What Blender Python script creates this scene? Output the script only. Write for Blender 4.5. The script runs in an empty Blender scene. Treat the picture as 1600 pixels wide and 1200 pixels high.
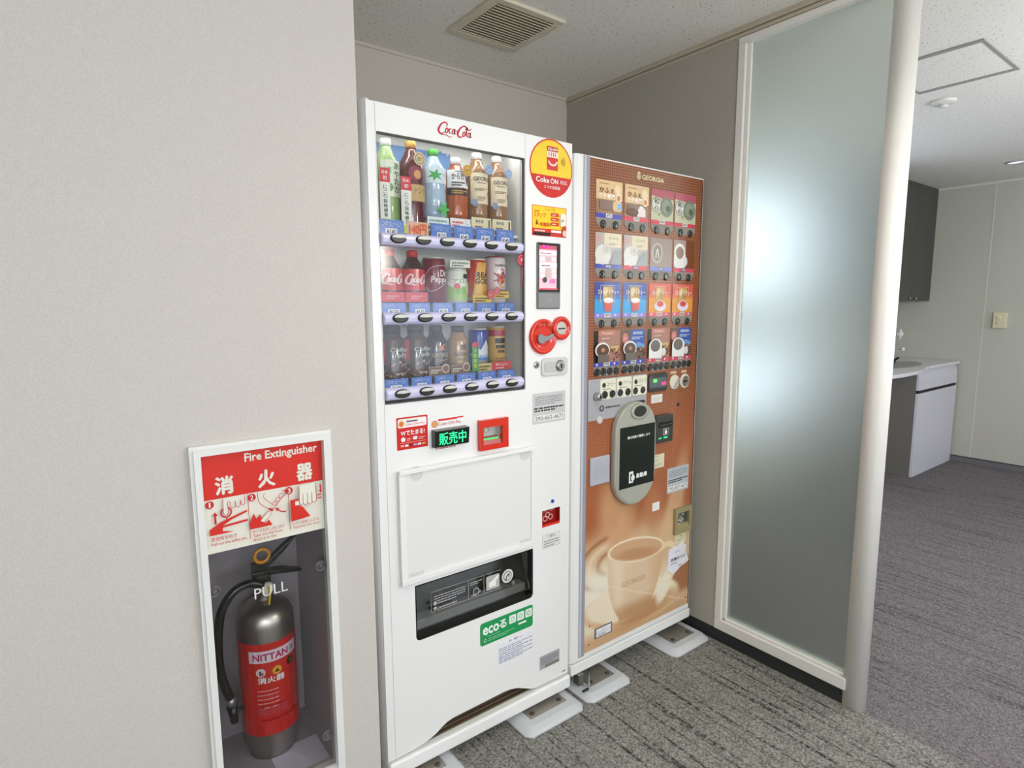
import bpy, bmesh, math, random
from mathutils import Matrix, Vector
random.seed(7)
C = bpy.context.scene.collection
sc = bpy.context.scene
pi = math.pi

# ------------------------------------------------------------------ camera
cd = bpy.data.cameras.new('camera'); cam = bpy.data.objects.new('camera', cd); C.objects.link(cam)
cd.sensor_width = 36; cd.lens = 36 * 925.74 / 1600; cd.clip_start = 0.02
rt = Vector((0.79694452, -0.60403747, -0.00426217)); up = Vector((0.08249275, 0.10184259, 0.99137431)); fw = Vector((0.59839316, 0.79042192, -0.13099161))
M = Matrix((rt, up, -fw)).transposed().to_4x4(); M.translation = (0, 0, 1.3373)
cam.matrix_world = M
sc.camera = cam
sc.view_settings.view_transform = 'Standard'; sc.view_settings.look = 'None'
sc.view_settings.gamma = 1; sc.view_settings.use_curve_mapping = False
sc.view_settings.exposure = 0.29
sc.cycles.use_denoising = True
sc.cycles.max_bounces = 8; sc.cycles.diffuse_bounces = 4; sc.cycles.glossy_bounces = 4; sc.cycles.transmission_bounces = 8; sc.cycles.transparent_max_bounces = 12
sc.cycles.caustics_refractive = True; sc.cycles.sample_clamp_indirect = 6
# ------------------------------------------------------------------ world
w = bpy.data.worlds.new('world'); sc.world = w; w.use_nodes = True
w.node_tree.nodes['Background'].inputs[0].default_value = (0.8, 0.9, 1, 1); w.node_tree.nodes['Background'].inputs[1].default_value = 0.3

# ------------------------------------------------------------------ lamps: a corridor downlight, plus unseen fill lights added for brightness
H = 2.303
def spot(x, y, watt, col, size=150, blend=0.6, rad=0.05, z=H - 0.012):
    l = bpy.data.lights.new('downlight_lamp', 'SPOT'); l.energy = watt; l.color = col; l.spot_size = math.radians(size); l.spot_blend = blend; l.shadow_soft_size = rad
    o = bpy.data.objects.new('downlight_lamp', l); C.objects.link(o); o.location = (x, y, z); return o
def area(x, y, sx, sy, watt, col, z=H - 0.03):
    l = bpy.data.lights.new('ceiling_lamp', 'AREA'); l.shape = 'RECTANGLE'; l.size = sx; l.size_y = sy; l.energy = watt; l.color = col
    o = bpy.data.objects.new('ceiling_lamp', l); C.objects.link(o); o.location = (x, y, z); return o
WARM = (1, .955, .89); COOL = (.94, .97, 1)
def globe(x, y, watt, col, r=.14, z=H - .65):      # soft point light without fixture, added out of view to brighten the ceilings
    l = bpy.data.lights.new('ceiling_globe', 'POINT'); l.energy = watt; l.color = col; l.shadow_soft_size = r
    o = bpy.data.objects.new('ceiling_globe', l); C.objects.link(o); o.location = (x, y, z); return o
spot(1.25, .5, 19, WARM, 150, .75, .04)
globe(-.5, -1.5, 18, WARM); globe(1.4, -.45, 21, WARM, .14, 1.6); globe(3.2, -.15, 31, COOL, .15, 1.6); globe(5.0, -.6, 14, COOL, .15, 1.6)
WINDOW_E = 2.2        # daylight seen in the window panes

# ------------------------------------------------------------------ helpers
def lin(c):
    if isinstance(c, str):
        c = [int(c[i:i + 2], 16) / 255 for i in (0, 2, 4)]
    return tuple((v / 12.92 if v <= .04045 else ((v + .055) / 1.055) ** 2.4) for v in c)
MATS = {}
def mat(name, col, rough=.5, metal=0, spec=.5, coat=0, bump=0, bscale=200, vary=0, emit=0, trans=0, ior=1.45):
    k = name
    if k in MATS: return MATS[k]
    m = bpy.data.materials.new(name); m.use_nodes = True; nt = m.node_tree; b = nt.nodes['Principled BSDF']
    c = lin(col)
    b.inputs['Base Color'].default_value = (*c, 1); b.inputs['Roughness'].default_value = rough; b.inputs['Metallic'].default_value = metal
    b.inputs['Specular IOR Level'].default_value = spec; b.inputs['Coat Weight'].default_value = coat; b.inputs['Coat Roughness'].default_value = .06
    b.inputs['Transmission Weight'].default_value = trans; b.inputs['IOR'].default_value = ior
    if emit:
        b.inputs['Emission Color'].default_value = (*c, 1); b.inputs['Emission Strength'].default_value = emit
    if bump or vary:
        tc = nt.nodes.new('ShaderNodeTexCoord'); n = nt.nodes.new('ShaderNodeTexNoise'); n.inputs['Scale'].default_value = bscale; n.inputs['Detail'].default_value = 3
        nt.links.new(tc.outputs['Object'], n.inputs['Vector'])
        if bump:
            bp = nt.nodes.new('ShaderNodeBump'); bp.inputs['Strength'].default_value = bump; bp.inputs['Distance'].default_value = .002
            nt.links.new(n.outputs['Fac'], bp.inputs['Height']); nt.links.new(bp.outputs['Normal'], b.inputs['Normal'])
        if vary:
            r = nt.nodes.new('ShaderNodeValToRGB'); r.color_ramp.elements[0].position = .3; r.color_ramp.elements[1].position = .7
            r.color_ramp.elements[0].color = (*[v * (1 - vary) for v in c], 1); r.color_ramp.elements[1].color = (*[min(1, v * (1 + vary)) for v in c], 1)
            nt.links.new(n.outputs['Fac'], r.inputs['Fac']); nt.links.new(r.outputs['Color'], b.inputs['Base Color'])
    MATS[k] = m; return m
def ink(col, kind='print'):
    """flat printed colour; kind picks the gloss of the sheet it is printed on"""
    rough, coat = {'print': (.45, 0), 'card': (.22, .35), 'label': (.3, .2), 'glow': (.5, 0), 'dim': (.4, 0)}[kind]
    if kind == 'glow': return mat('glow_' + col, col, .5, emit=1.6)
    if kind == 'dim': return mat('screen_' + col, col, .3, emit=.5)
    return mat('%s_%s' % (kind, col), col, rough, coat=coat)

TXT = {}
def text_mesh(s, bold=0.0, shear=0.0):
    bold = 0.0 if (bold < .012 or ord(max(s)) > 0x2e80) else .008
    k = (s, bold, shear)
    if k in TXT: return TXT[k]
    c = bpy.data.curves.new('t', 'FONT'); c.body = s; c.offset = bold; c.shear = shear; c.resolution_u = 2
    o = bpy.data.objects.new('t', c); C.objects.link(o)
    dg = bpy.context.evaluated_depsgraph_get(); me = bpy.data.meshes.new_from_object(o.evaluated_get(dg))
    vs = [(v.co.x, v.co.y) for v in me.vertices]; fs = [tuple(p.vertices) for p in me.polygons]
    bpy.data.objects.remove(o); bpy.data.curves.remove(c); bpy.data.meshes.remove(me)
    if not vs: vs = [(0, 0), (1, 0), (1, 1)]; fs = []
    x0 = min(v[0] for v in vs); x1 = max(v[0] for v in vs); y0 = min(v[1] for v in vs); y1 = max(v[1] for v in vs)
    vs = [((x - x0) / (x1 - x0 or 1), (y - y0) / (y1 - y0 or 1)) for x, y in vs]
    TXT[k] = (vs, fs, (x1 - x0) / (y1 - y0 or 1)); return TXT[k]

def wloc(o):
    v = Vector(o.location)
    while o.parent: o = o.parent; v = v + Vector(o.location)
    return v
class MB:
    """collects shapes in world metres, links them as one mesh object"""
    def __init__(s): s.bm = bmesh.new(); s.mats = []
    def mi(s, m):
        if m not in s.mats: s.mats.append(m)
        return s.mats.index(m)
    def face(s, pts, m, smooth=False):
        try:
            f = s.bm.faces.new([s.bm.verts.new(p) for p in pts]); f.material_index = s.mi(m); f.smooth = smooth
        except ValueError: pass
    def box(s, x0, x1, y0, y1, z0, z1, m):
        i = s.mi(m); v = [s.bm.verts.new(p) for p in [(x0, y0, z0), (x1, y0, z0), (x1, y1, z0), (x0, y1, z0), (x0, y0, z1), (x1, y0, z1), (x1, y1, z1), (x0, y1, z1)]]
        for q in [(0, 3, 2, 1), (4, 5, 6, 7), (0, 1, 5, 4), (1, 2, 6, 5), (2, 3, 7, 6), (3, 0, 4, 7)]:
            f = s.bm.faces.new([v[k] for k in q]); f.material_index = i
        return s
    def open_box(s, x0, x1, y0, y1, z0, z1, m, back=None):
        """five-sided niche open towards -y, faces looking inwards"""
        x0 += .0004; x1 -= .0004; z0 += .0004; z1 -= .0004
        A = [(x0, z0), (x1, z0), (x1, z1), (x0, z1)]
        for k in range(4):
            a, b = A[k], A[(k + 1) % 4]
            s.face([(a[0], y0, a[1]), (a[0], y1, a[1]), (b[0], y1, b[1]), (b[0], y0, b[1])], m)
        s.face([(x0, y1, z0), (x0, y1, z1), (x1, y1, z1), (x1, y1, z0)][::-1], back or m)
        return s
    def prism(s, pts, a, b, m, axis='y', smooth=False):
        """outline extruded along an axis; pts (x,z) for y, (x,y) for z, (y,z) for x"""
        P = {'y': lambda p, t: (p[0], t, p[1]), 'z': lambda p, t: (p[0], p[1], t), 'x': lambda p, t: (t, p[0], p[1])}[axis]
        i = s.mi(m); n = len(pts)
        u = [s.bm.verts.new(P(p, a)) for p in pts]; v = [s.bm.verts.new(P(p, b)) for p in pts]
        for k in range(n):
            f = s.bm.faces.new([u[k], u[(k + 1) % n], v[(k + 1) % n], v[k]]); f.material_index = i; f.smooth = smooth
        for q in (u[::-1], v):
            f = s.bm.faces.new(q); f.material_index = i
        return s
    def plate(s, x0, x1, z0, z1, y0, y1, holes, m):
        xs = sorted({x0, x1, *[h[0] for h in holes], *[h[1] for h in holes]}); zs = sorted({z0, z1, *[h[2] for h in holes], *[h[3] for h in holes]})
        def solid(i, j):
            if i < 0 or j < 0 or i >= len(xs) - 1 or j >= len(zs) - 1: return False
            cx = (xs[i] + xs[i + 1]) / 2; cz = (zs[j] + zs[j + 1]) / 2
            return not any(h[0] < cx < h[1] and h[2] < cz < h[3] for h in holes)
        for i in range(len(xs) - 1):
            for j in range(len(zs) - 1):
                if not solid(i, j): continue
                a, b, c, d = xs[i], xs[i + 1], zs[j], zs[j + 1]
                s.face([(a, y0, c), (b, y0, c), (b, y0, d), (a, y0, d)], m); s.face([(a, y1, c), (a, y1, d), (b, y1, d), (b, y1, c)], m)
                if not solid(i - 1, j): s.face([(a, y0, c), (a, y0, d), (a, y1, d), (a, y1, c)], m)
                if not solid(i + 1, j): s.face([(b, y0, c), (b, y1, c), (b, y1, d), (b, y0, d)], m)
                if not solid(i, j - 1): s.face([(a, y0, c), (a, y1, c), (b, y1, c), (b, y0, c)], m)
                if not solid(i, j + 1): s.face([(a, y0, d), (b, y0, d), (b, y1, d), (a, y1, d)], m)
        return s
    def lathe(s, cx, cy, cz, prof, m, seg=28, axis='z', mats=None):
        """profile [(radius, height)] turned round an axis; mats gives a material per band"""
        rings = []
        for r, h in prof:
            ring = []
            for k in range(seg):
                a = 2 * pi * k / seg
                p = (r * math.cos(a), r * math.sin(a), h)
                if axis == 'y': p = (p[0], -p[2], p[1])
                if axis == 'x': p = (p[2], p[0], p[1])
                ring.append(s.bm.verts.new((cx + p[0], cy + p[1], cz + p[2])))
            rings.append(ring)
        for j in range(len(rings) - 1):
            i = s.mi(mats[j] if mats else m)
            for k in range(seg):
                f = s.bm.faces.new([rings[j][k], rings[j][(k + 1) % seg], rings[j + 1][(k + 1) % seg], rings[j + 1][k]]); f.material_index = i; f.smooth = True
        for ring, mm in ((rings[0][::-1], mats[0] if mats else m), (rings[-1], mats[-1] if mats else m)):
            f = s.bm.faces.new(ring); f.material_index = s.mi(mm)
        return s
    def tube(s, pts, r, m, seg=10, closed=False):
        pts = [Vector(p) for p in pts]; n = len(pts); rings = []; side = None
        rs = r if isinstance(r, (list, tuple)) else [r] * n
        for k in range(n):
            a = pts[(k - 1) % n] if (closed or k) else pts[k]; b = pts[(k + 1) % n] if (closed or k < n - 1) else pts[k]
            t = (b - a).normalized()
            if side is None: side = t.cross(Vector((0, 0, 1)) if abs(t.z) < .9 else Vector((0, 1, 0))).normalized()
            side = (side - t * side.dot(t)).normalized(); o = t.cross(side)
            rings.append([s.bm.verts.new(pts[k] + (side * math.cos(2 * pi * j / seg) + o * math.sin(2 * pi * j / seg)) * rs[k]) for j in range(seg)])
        i = s.mi(m)
        for k in range(n if closed else n - 1):
            A, B = rings[k], rings[(k + 1) % n]
            for j in range(seg):
                f = s.bm.faces.new([A[j], A[(j + 1) % seg], B[(j + 1) % seg], B[j]]); f.material_index = i; f.smooth = True
        if not closed:
            for q in (rings[0][::-1], rings[-1]): f = s.bm.faces.new(q); f.material_index = i
        return s
    def build(s, name, parent=None, bevel=0, weld=False, seg=2):
        if weld: bmesh.ops.remove_doubles(s.bm, verts=s.bm.verts, dist=1e-5)
        if not getattr(s, 'keep', False): bmesh.ops.recalc_face_normals(s.bm, faces=s.bm.faces)
        me = bpy.data.meshes.new(name)
        off = wloc(parent) if parent else Vector((0, 0, 0))
        if parent is None:   # origin at the base of the thing
            xs = [v.co.x for v in s.bm.verts]; ys = [v.co.y for v in s.bm.verts]; zs = [v.co.z for v in s.bm.verts]
            off = Vector(((min(xs) + max(xs)) / 2, (min(ys) + max(ys)) / 2, min(zs)))
        for v in s.bm.verts: v.co -= off
        s.bm.to_mesh(me); s.bm.free()
        for m in s.mats: me.materials.append(m)
        o = bpy.data.objects.new(name, me); C.objects.link(o)
        if parent: o.parent = parent
        else: o.location = off
        if bevel:
            b = o.modifiers.new('bevel', 'BEVEL'); b.width = bevel; b.segments = seg; b.limit_method = 'ANGLE'; b.angle_limit = .7; b.harden_normals = False
        return o
def tag(o, label, cat, group=None, kind=None):
    if label: o['label'] = label
    if cat: o['category'] = cat
    if group: o['group'] = group
    if kind: o['kind'] = kind
    return o
def thing(name, loc, label, cat, group=None):
    o = bpy.data.objects.new(name, None); C.objects.link(o); o.location = loc; o.empty_display_size = .05
    return tag(o, label, cat, group)
def struct(o): o['kind'] = 'structure'; return o

class Sheet:
    """a printed sheet facing -y: one thin mesh, drawn in fractions of its width and height"""
    def __init__(s, x0, z0, x1, z1, y, kind='print', wrap=None, base=None, thick=.0008, step=.00022):
        s.x0, s.z0, s.w, s.h, s.y = x0, z0, x1 - x0, z1 - z0, y; s.kind = kind; s.wrap = wrap; s.b = MB(); s.k = 1; s.step = step; s.thick = thick
        s.b.keep = False
        if base:
            m = s.m(base)
            if wrap: s.r(0, 0, 1, 1, base)
            else: s.b.box(x0, x1, y - thick, y, z0, z1, m)
    def m(s, c): return c if not isinstance(c, str) else (ink(c[1:], 'glow') if c[0] == '*' else ink(c[1:], 'dim') if c[0] == '~' else ink(c, s.kind))
    def P(s, x, y): return (s.x0 + x * s.w, s.y - s.thick - s.k * s.step, s.z0 + y * s.h)
    def poly(s, pts, c, nxt=True):
        s.b.face([s.P(*p) for p in pts], s.m(c))
        if nxt: s.k += 1
        return s
    def r(s, x, y, w, h, c): return s.poly([(x, y), (x + w, y), (x + w, y + h), (x, y + h)], c)
    def rr(s, x, y, w, h, c, q=.3):
        q = min(q, .5); a = s.w / s.h; rx = q * min(w, h / a); ry = rx * a; pts = []
        for cx, cy, t0 in ((x + w - rx, y + ry, -90), (x + w - rx, y + h - ry, 0), (x + rx, y + h - ry, 90), (x + rx, y + ry, 180)):
            for k in range(5): t = math.radians(t0 + k * 22.5); pts.append((cx + rx * math.cos(t), cy + ry * math.sin(t)))
        return s.poly(pts, c)
    def e(s, cx, cy, rx, ry, c, a0=0, a1=360, n=28):
        pts = [(cx + rx * math.cos(math.radians(a0 + (a1 - a0) * k / n)), cy + ry * math.sin(math.radians(a0 + (a1 - a0) * k / n))) for k in range(n if a1 - a0 >= 360 else n + 1)]
        return s.poly(pts, c)
    def c(s, cx, cy, r, c): return s.e(cx, cy, r, r * s.w / s.h, c)      # true circle, radius as a fraction of the width
    def line(s, pts, wd, c, smooth=True):
        """brush stroke; pts (x, y[, width factor]) in fractions; wd as a fraction of the width"""
        pts = [(p[0] * s.w, p[1] * s.h, p[2] if len(p) > 2 else 1) for p in pts]
        if smooth and len(pts) > 2:
            q = [pts[0]] + pts + [pts[-1]]; out = []
            for i in range(1, len(q) - 2):
                for k in range(6):
                    t = k / 6; a, b, c2, d = q[i - 1], q[i], q[i + 1], q[i + 2]
                    out.append(tuple(.5 * (2 * b[j] + (c2[j] - a[j]) * t + (2 * a[j] - 5 * b[j] + 4 * c2[j] - d[j]) * t * t + (3 * b[j] - a[j] - 3 * c2[j] + d[j]) * t ** 3) for j in range(3)))
            pts = out + [pts[-1]]
        L = []; R = []
        for i, p in enumerate(pts):
            a = pts[max(0, i - 1)]; b = pts[min(len(pts) - 1, i + 1)]; dx, dy = b[0] - a[0], b[1] - a[1]; l = math.hypot(dx, dy) or 1
            hw = wd * s.w * p[2] / 2; L.append(((p[0] - dy / l * hw) / s.w, (p[1] + dx / l * hw) / s.h)); R.append(((p[0] + dy / l * hw) / s.w, (p[1] - dx / l * hw) / s.h))
        for i in range(len(pts) - 1): s.poly([L[i], R[i], R[i + 1], L[i + 1]], c, False)
        s.k += 1; return s
    def ring(s, cx, cy, r, wd, c, ratio=None, a0=0, a1=360):
        a = s.w / s.h if ratio is None else ratio
        return s.line([(cx + r * math.cos(math.radians(a0 + (a1 - a0) * k / 32)), cy + r * a * math.sin(math.radians(a0 + (a1 - a0) * k / 32))) for k in range(33)], wd, c, False)
    def t(s, txt, x, y, w, h, c, bold=.015, shear=0):
        vs, fs, asp = text_mesh(txt, bold, shear)
        i = s.b.mi(s.m(c)); d = h * .028 * (bold / .03) if bold >= .02 else 0; a = s.h / s.w
        for ox, oz in (((-d, 0), (d, 0), (0, d), (0, -d)) if d else ((0, 0),)):
            P = [s.b.bm.verts.new(s.P(x + ox * a + v[0] * w, y + oz + v[1] * h)) for v in vs]
            for f in fs:
                try: g = s.b.bm.faces.new([P[k] for k in f]); g.material_index = i
                except ValueError: pass
            s.k += .25
        s.k += 1; return s
    def vt(s, txt, x, y, w, h, c, bold=.02):
        n = len(txt)
        for k, ch in enumerate(txt): s.t(ch, x, y + h * (n - 1 - k) / n + h * .08 / n, w, h * .84 / n, c, bold); s.k -= 1
        s.k += 1; return s
    def n(s, x, y, w, h, rows, c, seed=1, fill=.62):
        """rows of print too small to read, as broken dashes"""
        R = random.Random(seed)
        for j in range(rows):
            yy = y + h * (rows - 1 - j) / rows; xx = x; end = x + w * (1 if j < rows - 1 else .7)
            while xx < end - w * .01:
                l = min(R.uniform(.03, .12) * w, end - xx); s.poly([(xx, yy), (xx + l, yy), (xx + l, yy + h / rows * fill), (xx, yy + h / rows * fill)], c, False); xx += l + R.uniform(.008, .03) * w
        s.k += 1; return s
    def build(s, name, parent=None):
        if s.wrap:
            cx, cy, r = s.wrap; bm = s.b.bm; st = .25 * r
            x = cx - r * 3.2
            while x < cx + r * 3.2:
                bmesh.ops.bisect_plane(bm, geom=bm.verts[:] + bm.edges[:] + bm.faces[:], plane_co=(x, 0, 0), plane_no=(1, 0, 0)); x += st
            for v in bm.verts:
                a = (v.co.x - cx) / r; rr = r + (s.y - v.co.y); v.co.x = cx + rr * math.sin(a); v.co.y = cy - rr * math.cos(a)
            for f in bm.faces: f.smooth = False
        s.b.keep = True
        # faces of the drawing look towards -y
        return s.b.build(name, parent)

# ------------------------------------------------------------------ materials
def nodes(m): return m.node_tree, m.node_tree.nodes['Principled BSDF']
def surface(name, col, flecks=None, rough=.8, bscale=350, bump=.25, blotch=.03):
    m = mat(name, col, rough); nt, b = nodes(m); L = nt.links.new; c = lin(col)
    tc = nt.nodes.new('ShaderNodeTexCoord'); n = nt.nodes.new('ShaderNodeTexNoise'); n.inputs['Scale'].default_value = bscale; L(tc.outputs['Object'], n.inputs['Vector'])
    bp = nt.nodes.new('ShaderNodeBump'); bp.inputs['Strength'].default_value = bump; bp.inputs['Distance'].default_value = .001; L(n.outputs['Fac'], bp.inputs['Height']); L(bp.outputs['Normal'], b.inputs['Normal'])
    r = nt.nodes.new('ShaderNodeValToRGB'); r.color_ramp.elements[0].position = .35; r.color_ramp.elements[1].position = .65
    r.color_ramp.elements[0].color = (*[v * (1 - blotch * 2) for v in c], 1); r.color_ramp.elements[1].color = (*[min(1, v * (1 + blotch)) for v in c], 1)
    L(n.outputs['Fac'], r.inputs['Fac']); out = r.outputs['Color']
    if flecks:
        mp = nt.nodes.new('ShaderNodeMapping'); mp.inputs['Scale'].default_value = (75, 170, 1); L(tc.outputs['Object'], mp.inputs['Vector'])
        v = nt.nodes.new('ShaderNodeTexNoise'); v.inputs['Scale'].default_value = 1; v.inputs['Detail'].default_value = 2.5; L(mp.outputs['Vector'], v.inputs['Vector'])
        q = nt.nodes.new('ShaderNodeValToRGB'); q.color_ramp.elements[0].position = .625; q.color_ramp.elements[1].position = .68; q.color_ramp.elements[0].color = (0, 0, 0, 1); L(v.outputs['Fac'], q.inputs['Fac'])
        mx = nt.nodes.new('ShaderNodeMixRGB'); mx.inputs[2].default_value = (*lin(flecks), 1); L(q.outputs['Color'], mx.inputs[0]); L(out, mx.inputs[1]); out = mx.outputs['Color']
    L(out, b.inputs['Base Color']); return m
def carpet(name, dark, light, line, lines=.9):
    m = mat(name, dark, 1.0, spec=.1); nt, b = nodes(m); L = nt.links.new
    tc = nt.nodes.new('ShaderNodeTexCoord')
    n = nt.nodes.new('ShaderNodeTexNoise'); n.inputs['Scale'].default_value = 170; n.inputs['Detail'].default_value = 4; n.inputs['Roughness'].default_value = .75; L(tc.outputs['Object'], n.inputs['Vector'])
    r = nt.nodes.new('ShaderNodeValToRGB'); r.color_ramp.elements[0].position = .36; r.color_ramp.elements[1].position = .66; r.color_ramp.elements[0].color = (*lin(dark), 1); r.color_ramp.elements[1].color = (*lin(light), 1); L(n.outputs['Fac'], r.inputs['Fac'])
    mp = nt.nodes.new('ShaderNodeMapping'); mp.inputs['Scale'].default_value = (58, 1.5, 1); L(tc.outputs['Object'], mp.inputs['Vector'])
    s = nt.nodes.new('ShaderNodeTexNoise'); s.inputs['Scale'].default_value = 1; s.inputs['Detail'].default_value = 3; s.inputs['Distortion'].default_value = .25; L(mp.outputs['Vector'], s.inputs['Vector'])
    q = nt.nodes.new('ShaderNodeValToRGB'); e = q.color_ramp.elements; e[0].position = .53; e[0].color = (0, 0, 0, 1); e[1].position = .63; e[1].color = (lines, lines, lines, 1); L(s.outputs['Fac'], q.inputs['Fac'])
    mul = nt.nodes.new('ShaderNodeMath'); mul.operation = 'MULTIPLY'; L(q.outputs['Color'], mul.inputs[0])
    n2 = nt.nodes.new('ShaderNodeTexNoise'); n2.inputs['Scale'].default_value = 90; L(tc.outputs['Object'], n2.inputs['Vector'])
    q2 = nt.nodes.new('ShaderNodeMapRange'); q2.inputs[1].default_value = .35; q2.inputs[2].default_value = .6; L(n2.outputs['Fac'], q2.inputs[0]); L(q2.outputs[0], mul.inputs[1])
    mx = nt.nodes.new('ShaderNodeMixRGB'); mx.inputs[2].default_value = (*lin(line), 1); L(mul.outputs[0], mx.inputs[0]); L(r.outputs['Color'], mx.inputs[1]); L(mx.outputs['Color'], b.inputs['Base Color'])
    bp = nt.nodes.new('ShaderNodeBump'); bp.inputs['Strength'].default_value = .8; bp.inputs['Distance'].default_value = .004; L(n.outputs['Fac'], bp.inputs['Height']); L(bp.outputs['Normal'], b.inputs['Normal'])
    return m
def pane_mat(name, tint, ior=1.45, rough=.02):
    m = bpy.data.materials.new(name); m.use_nodes = True; nt = m.node_tree; nt.nodes.clear(); L = nt.links.new
    o = nt.nodes.new('ShaderNodeOutputMaterial'); mx = nt.nodes.new('ShaderNodeMixShader'); t = nt.nodes.new('ShaderNodeBsdfTransparent'); g = nt.nodes.new('ShaderNodeBsdfGlossy'); f = nt.nodes.new('ShaderNodeFresnel')
    t.inputs[0].default_value = (*tint, 1); g.inputs['Roughness'].default_value = rough; f.inputs[0].default_value = ior
    L(f.outputs[0], mx.inputs[0]); L(t.outputs[0], mx.inputs[1]); L(g.outputs[0], mx.inputs[2]); L(mx.outputs[0], o.inputs[0]); return m
W_FRONT = surface('painted_wall_panel', 'cbc6be')
W_ALC = surface('alcove_wallpaper', 'cbc3b6')
W_PART = surface('partition_panel', 'a9a498', blotch=.05)
W_KIT = surface('kitchenette_wallpaper', 'cbcabd')
CEIL = surface('speckled_ceiling_board', 'efede6', flecks='a2a096')
CARPET = carpet('striped_carpet', '4f4d48', 'b4b2aa', '2c2b29')
CARPET2 = carpet('far_carpet', '565153', '9c9697', '3a373a', .6)
WHITE = mat('white_enamel', 'eeeeeb', .28, coat=.3)
WHITE2 = mat('white_enamel_panel', 'e6e6e1', .3, coat=.2)
TRIM = mat('white_trim', 'e2e0d9', .35)
BLACKBASE = mat('dark_skirting', '2b2c2e', .5)
GREYBASE = mat('grey_skirting', '77757a', .6)
DARK = mat('dark_interior', '0d0d0d', .6)
BLACK = mat('black_plastic', '111211', .25, coat=.3)
CHROME = mat('chrome', 'c8c8c8', .18, metal=1)
STEEL = mat('brushed_steel', 'b5b0a8', .34, metal=1, vary=.06, bscale=60)
ALU = mat('aluminium', 'b4b6bb', .35, metal=.8)
GREYPL = mat('grey_plastic', 'b9bbbd', .4)
RED = mat('red_plastic', 'd8301c', .22, coat=.6)
CLEAR = pane_mat('clear_pane', (.985, .99, .985), 1.38, .03); SHOWGLASS = pane_mat('display_glass', (.98, .985, .98), 1.42, .11)
SMOKED = pane_mat('smoked_flap', (.80, .81, .79), 1.28, .08)
FROST = mat('frosted_glass', 'e2eae0', .46, trans=1, ior=1.38)
WINDOW = mat('daylit_pane', 'e6eeff', .6, emit=WINDOW_E); WINDOW_DIM = mat('shaded_window_pane', 'dfeaff', .6, emit=2.0)

# ------------------------------------------------------------------ room shell
XF, YF, YB, XP, XR, YK = .572, 1.33, 2.191, 1.99, 6.031, 2.30
b = MB(); b.box(-2.6, XP + .012, -2.3, YB + .05, -.05, 0, CARPET); struct(b.build('floor'))
b = MB(); b.box(XP + .012, XR, -2.3, YK, -.05, 0, CARPET2); struct(b.build('floor'))
b = MB(); b.box(-2.6, XR + .1, -2.3, YK + .1, H, H + .05, CEIL); struct(b.build('ceiling'))
b = MB(); b.plate(-2.6, XF, 0, H, YF, YF + .02, [(.203, .455, .213, 1.036)], W_FRONT); b.box(XF - .02, XF, YF + .02, YB, 0, H, W_FRONT); struct(b.build('wall_front'))
b = MB(); b.box(XF - .02, XP + .05, YB, YB + .05, 0, H, W_ALC); struct(b.build('wall_back'))
# partition between alcove and far room
b = MB(); b.box(XP, XP + .05, 1.291, YB, .055, 2.281, W_PART); struct(b.build('wall_right', bevel=.001))
b = MB(); b.box(XP + .006, XP + .044, .79, YB, 0, .055, BLACKBASE); struct(b.build('baseboard_right'))
TRIMC = mat('beige_cornice', 'b8ae9b', .5); b = MB(); b.box(XP - .008, XP + .058, .79, YB, 2.285, H, TRIMC); b.box(XP - .003, XP + .053, .79, YB, 2.270, 2.283, TRIMC); struct(b.build('trim_1', bevel=.002))
win = MB(); win.box(XP + .021, XP + .029, .80, 1.262, .085, 2.262, FROST); win = struct(win.build('window_1'))
b = MB()
for z0, z1 in ((.055, .097), (2.246, 2.268)): b.box(XP - .004, XP + .054, .79, 1.291, z0, z1, TRIM)
b.box(XP - .004, XP + .054, 1.262, 1.291, .097, 2.246, TRIM)
b.box(XP + .008, XP + .018, 1.246, 1.262, .097, 2.246, TRIM); b.box(XP + .008, XP + .018, .80, 1.262, .097, .107, TRIM)
b.build('window_frame', win, bevel=.003)
b = MB(); pts = [(XP, .797)] + [(XP + .03 - .03 * math.cos(pi * k / 14), .766 - .03 * math.sin(pi * k / 14)) for k in range(15)] + [(XP + .06, .797)]
b.prism(pts, 0, H, mat('post_white', 'ebe9e3', .4), 'z', True); struct(b.build('trim_2', weld=True))
# far room and corridor walls
b = MB(); b.box(XR, XR + .05, -2.3, YK + .05, 0, H, W_KIT)
b.box(XR - .002, XR, 1.555, 1.565, .05, H, mat('panel_joint', 'd9d7cc', .5)); struct(b.build('wall_far_right'))
b = MB(); b.box(XR - .012, XR, -2.3, YK, 0, .043, GREYBASE); struct(b.build('baseboard_far_right'))
b = MB(); b.box(XR - .006, XR, -2.3, YK, .043, .05, BLACKBASE); struct(b.build('trim_3'))
b = MB(); b.box(XR - .01, XR, -2.3, 2.3, 2.285, H, TRIM); struct(b.build('trim_4'))
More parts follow.
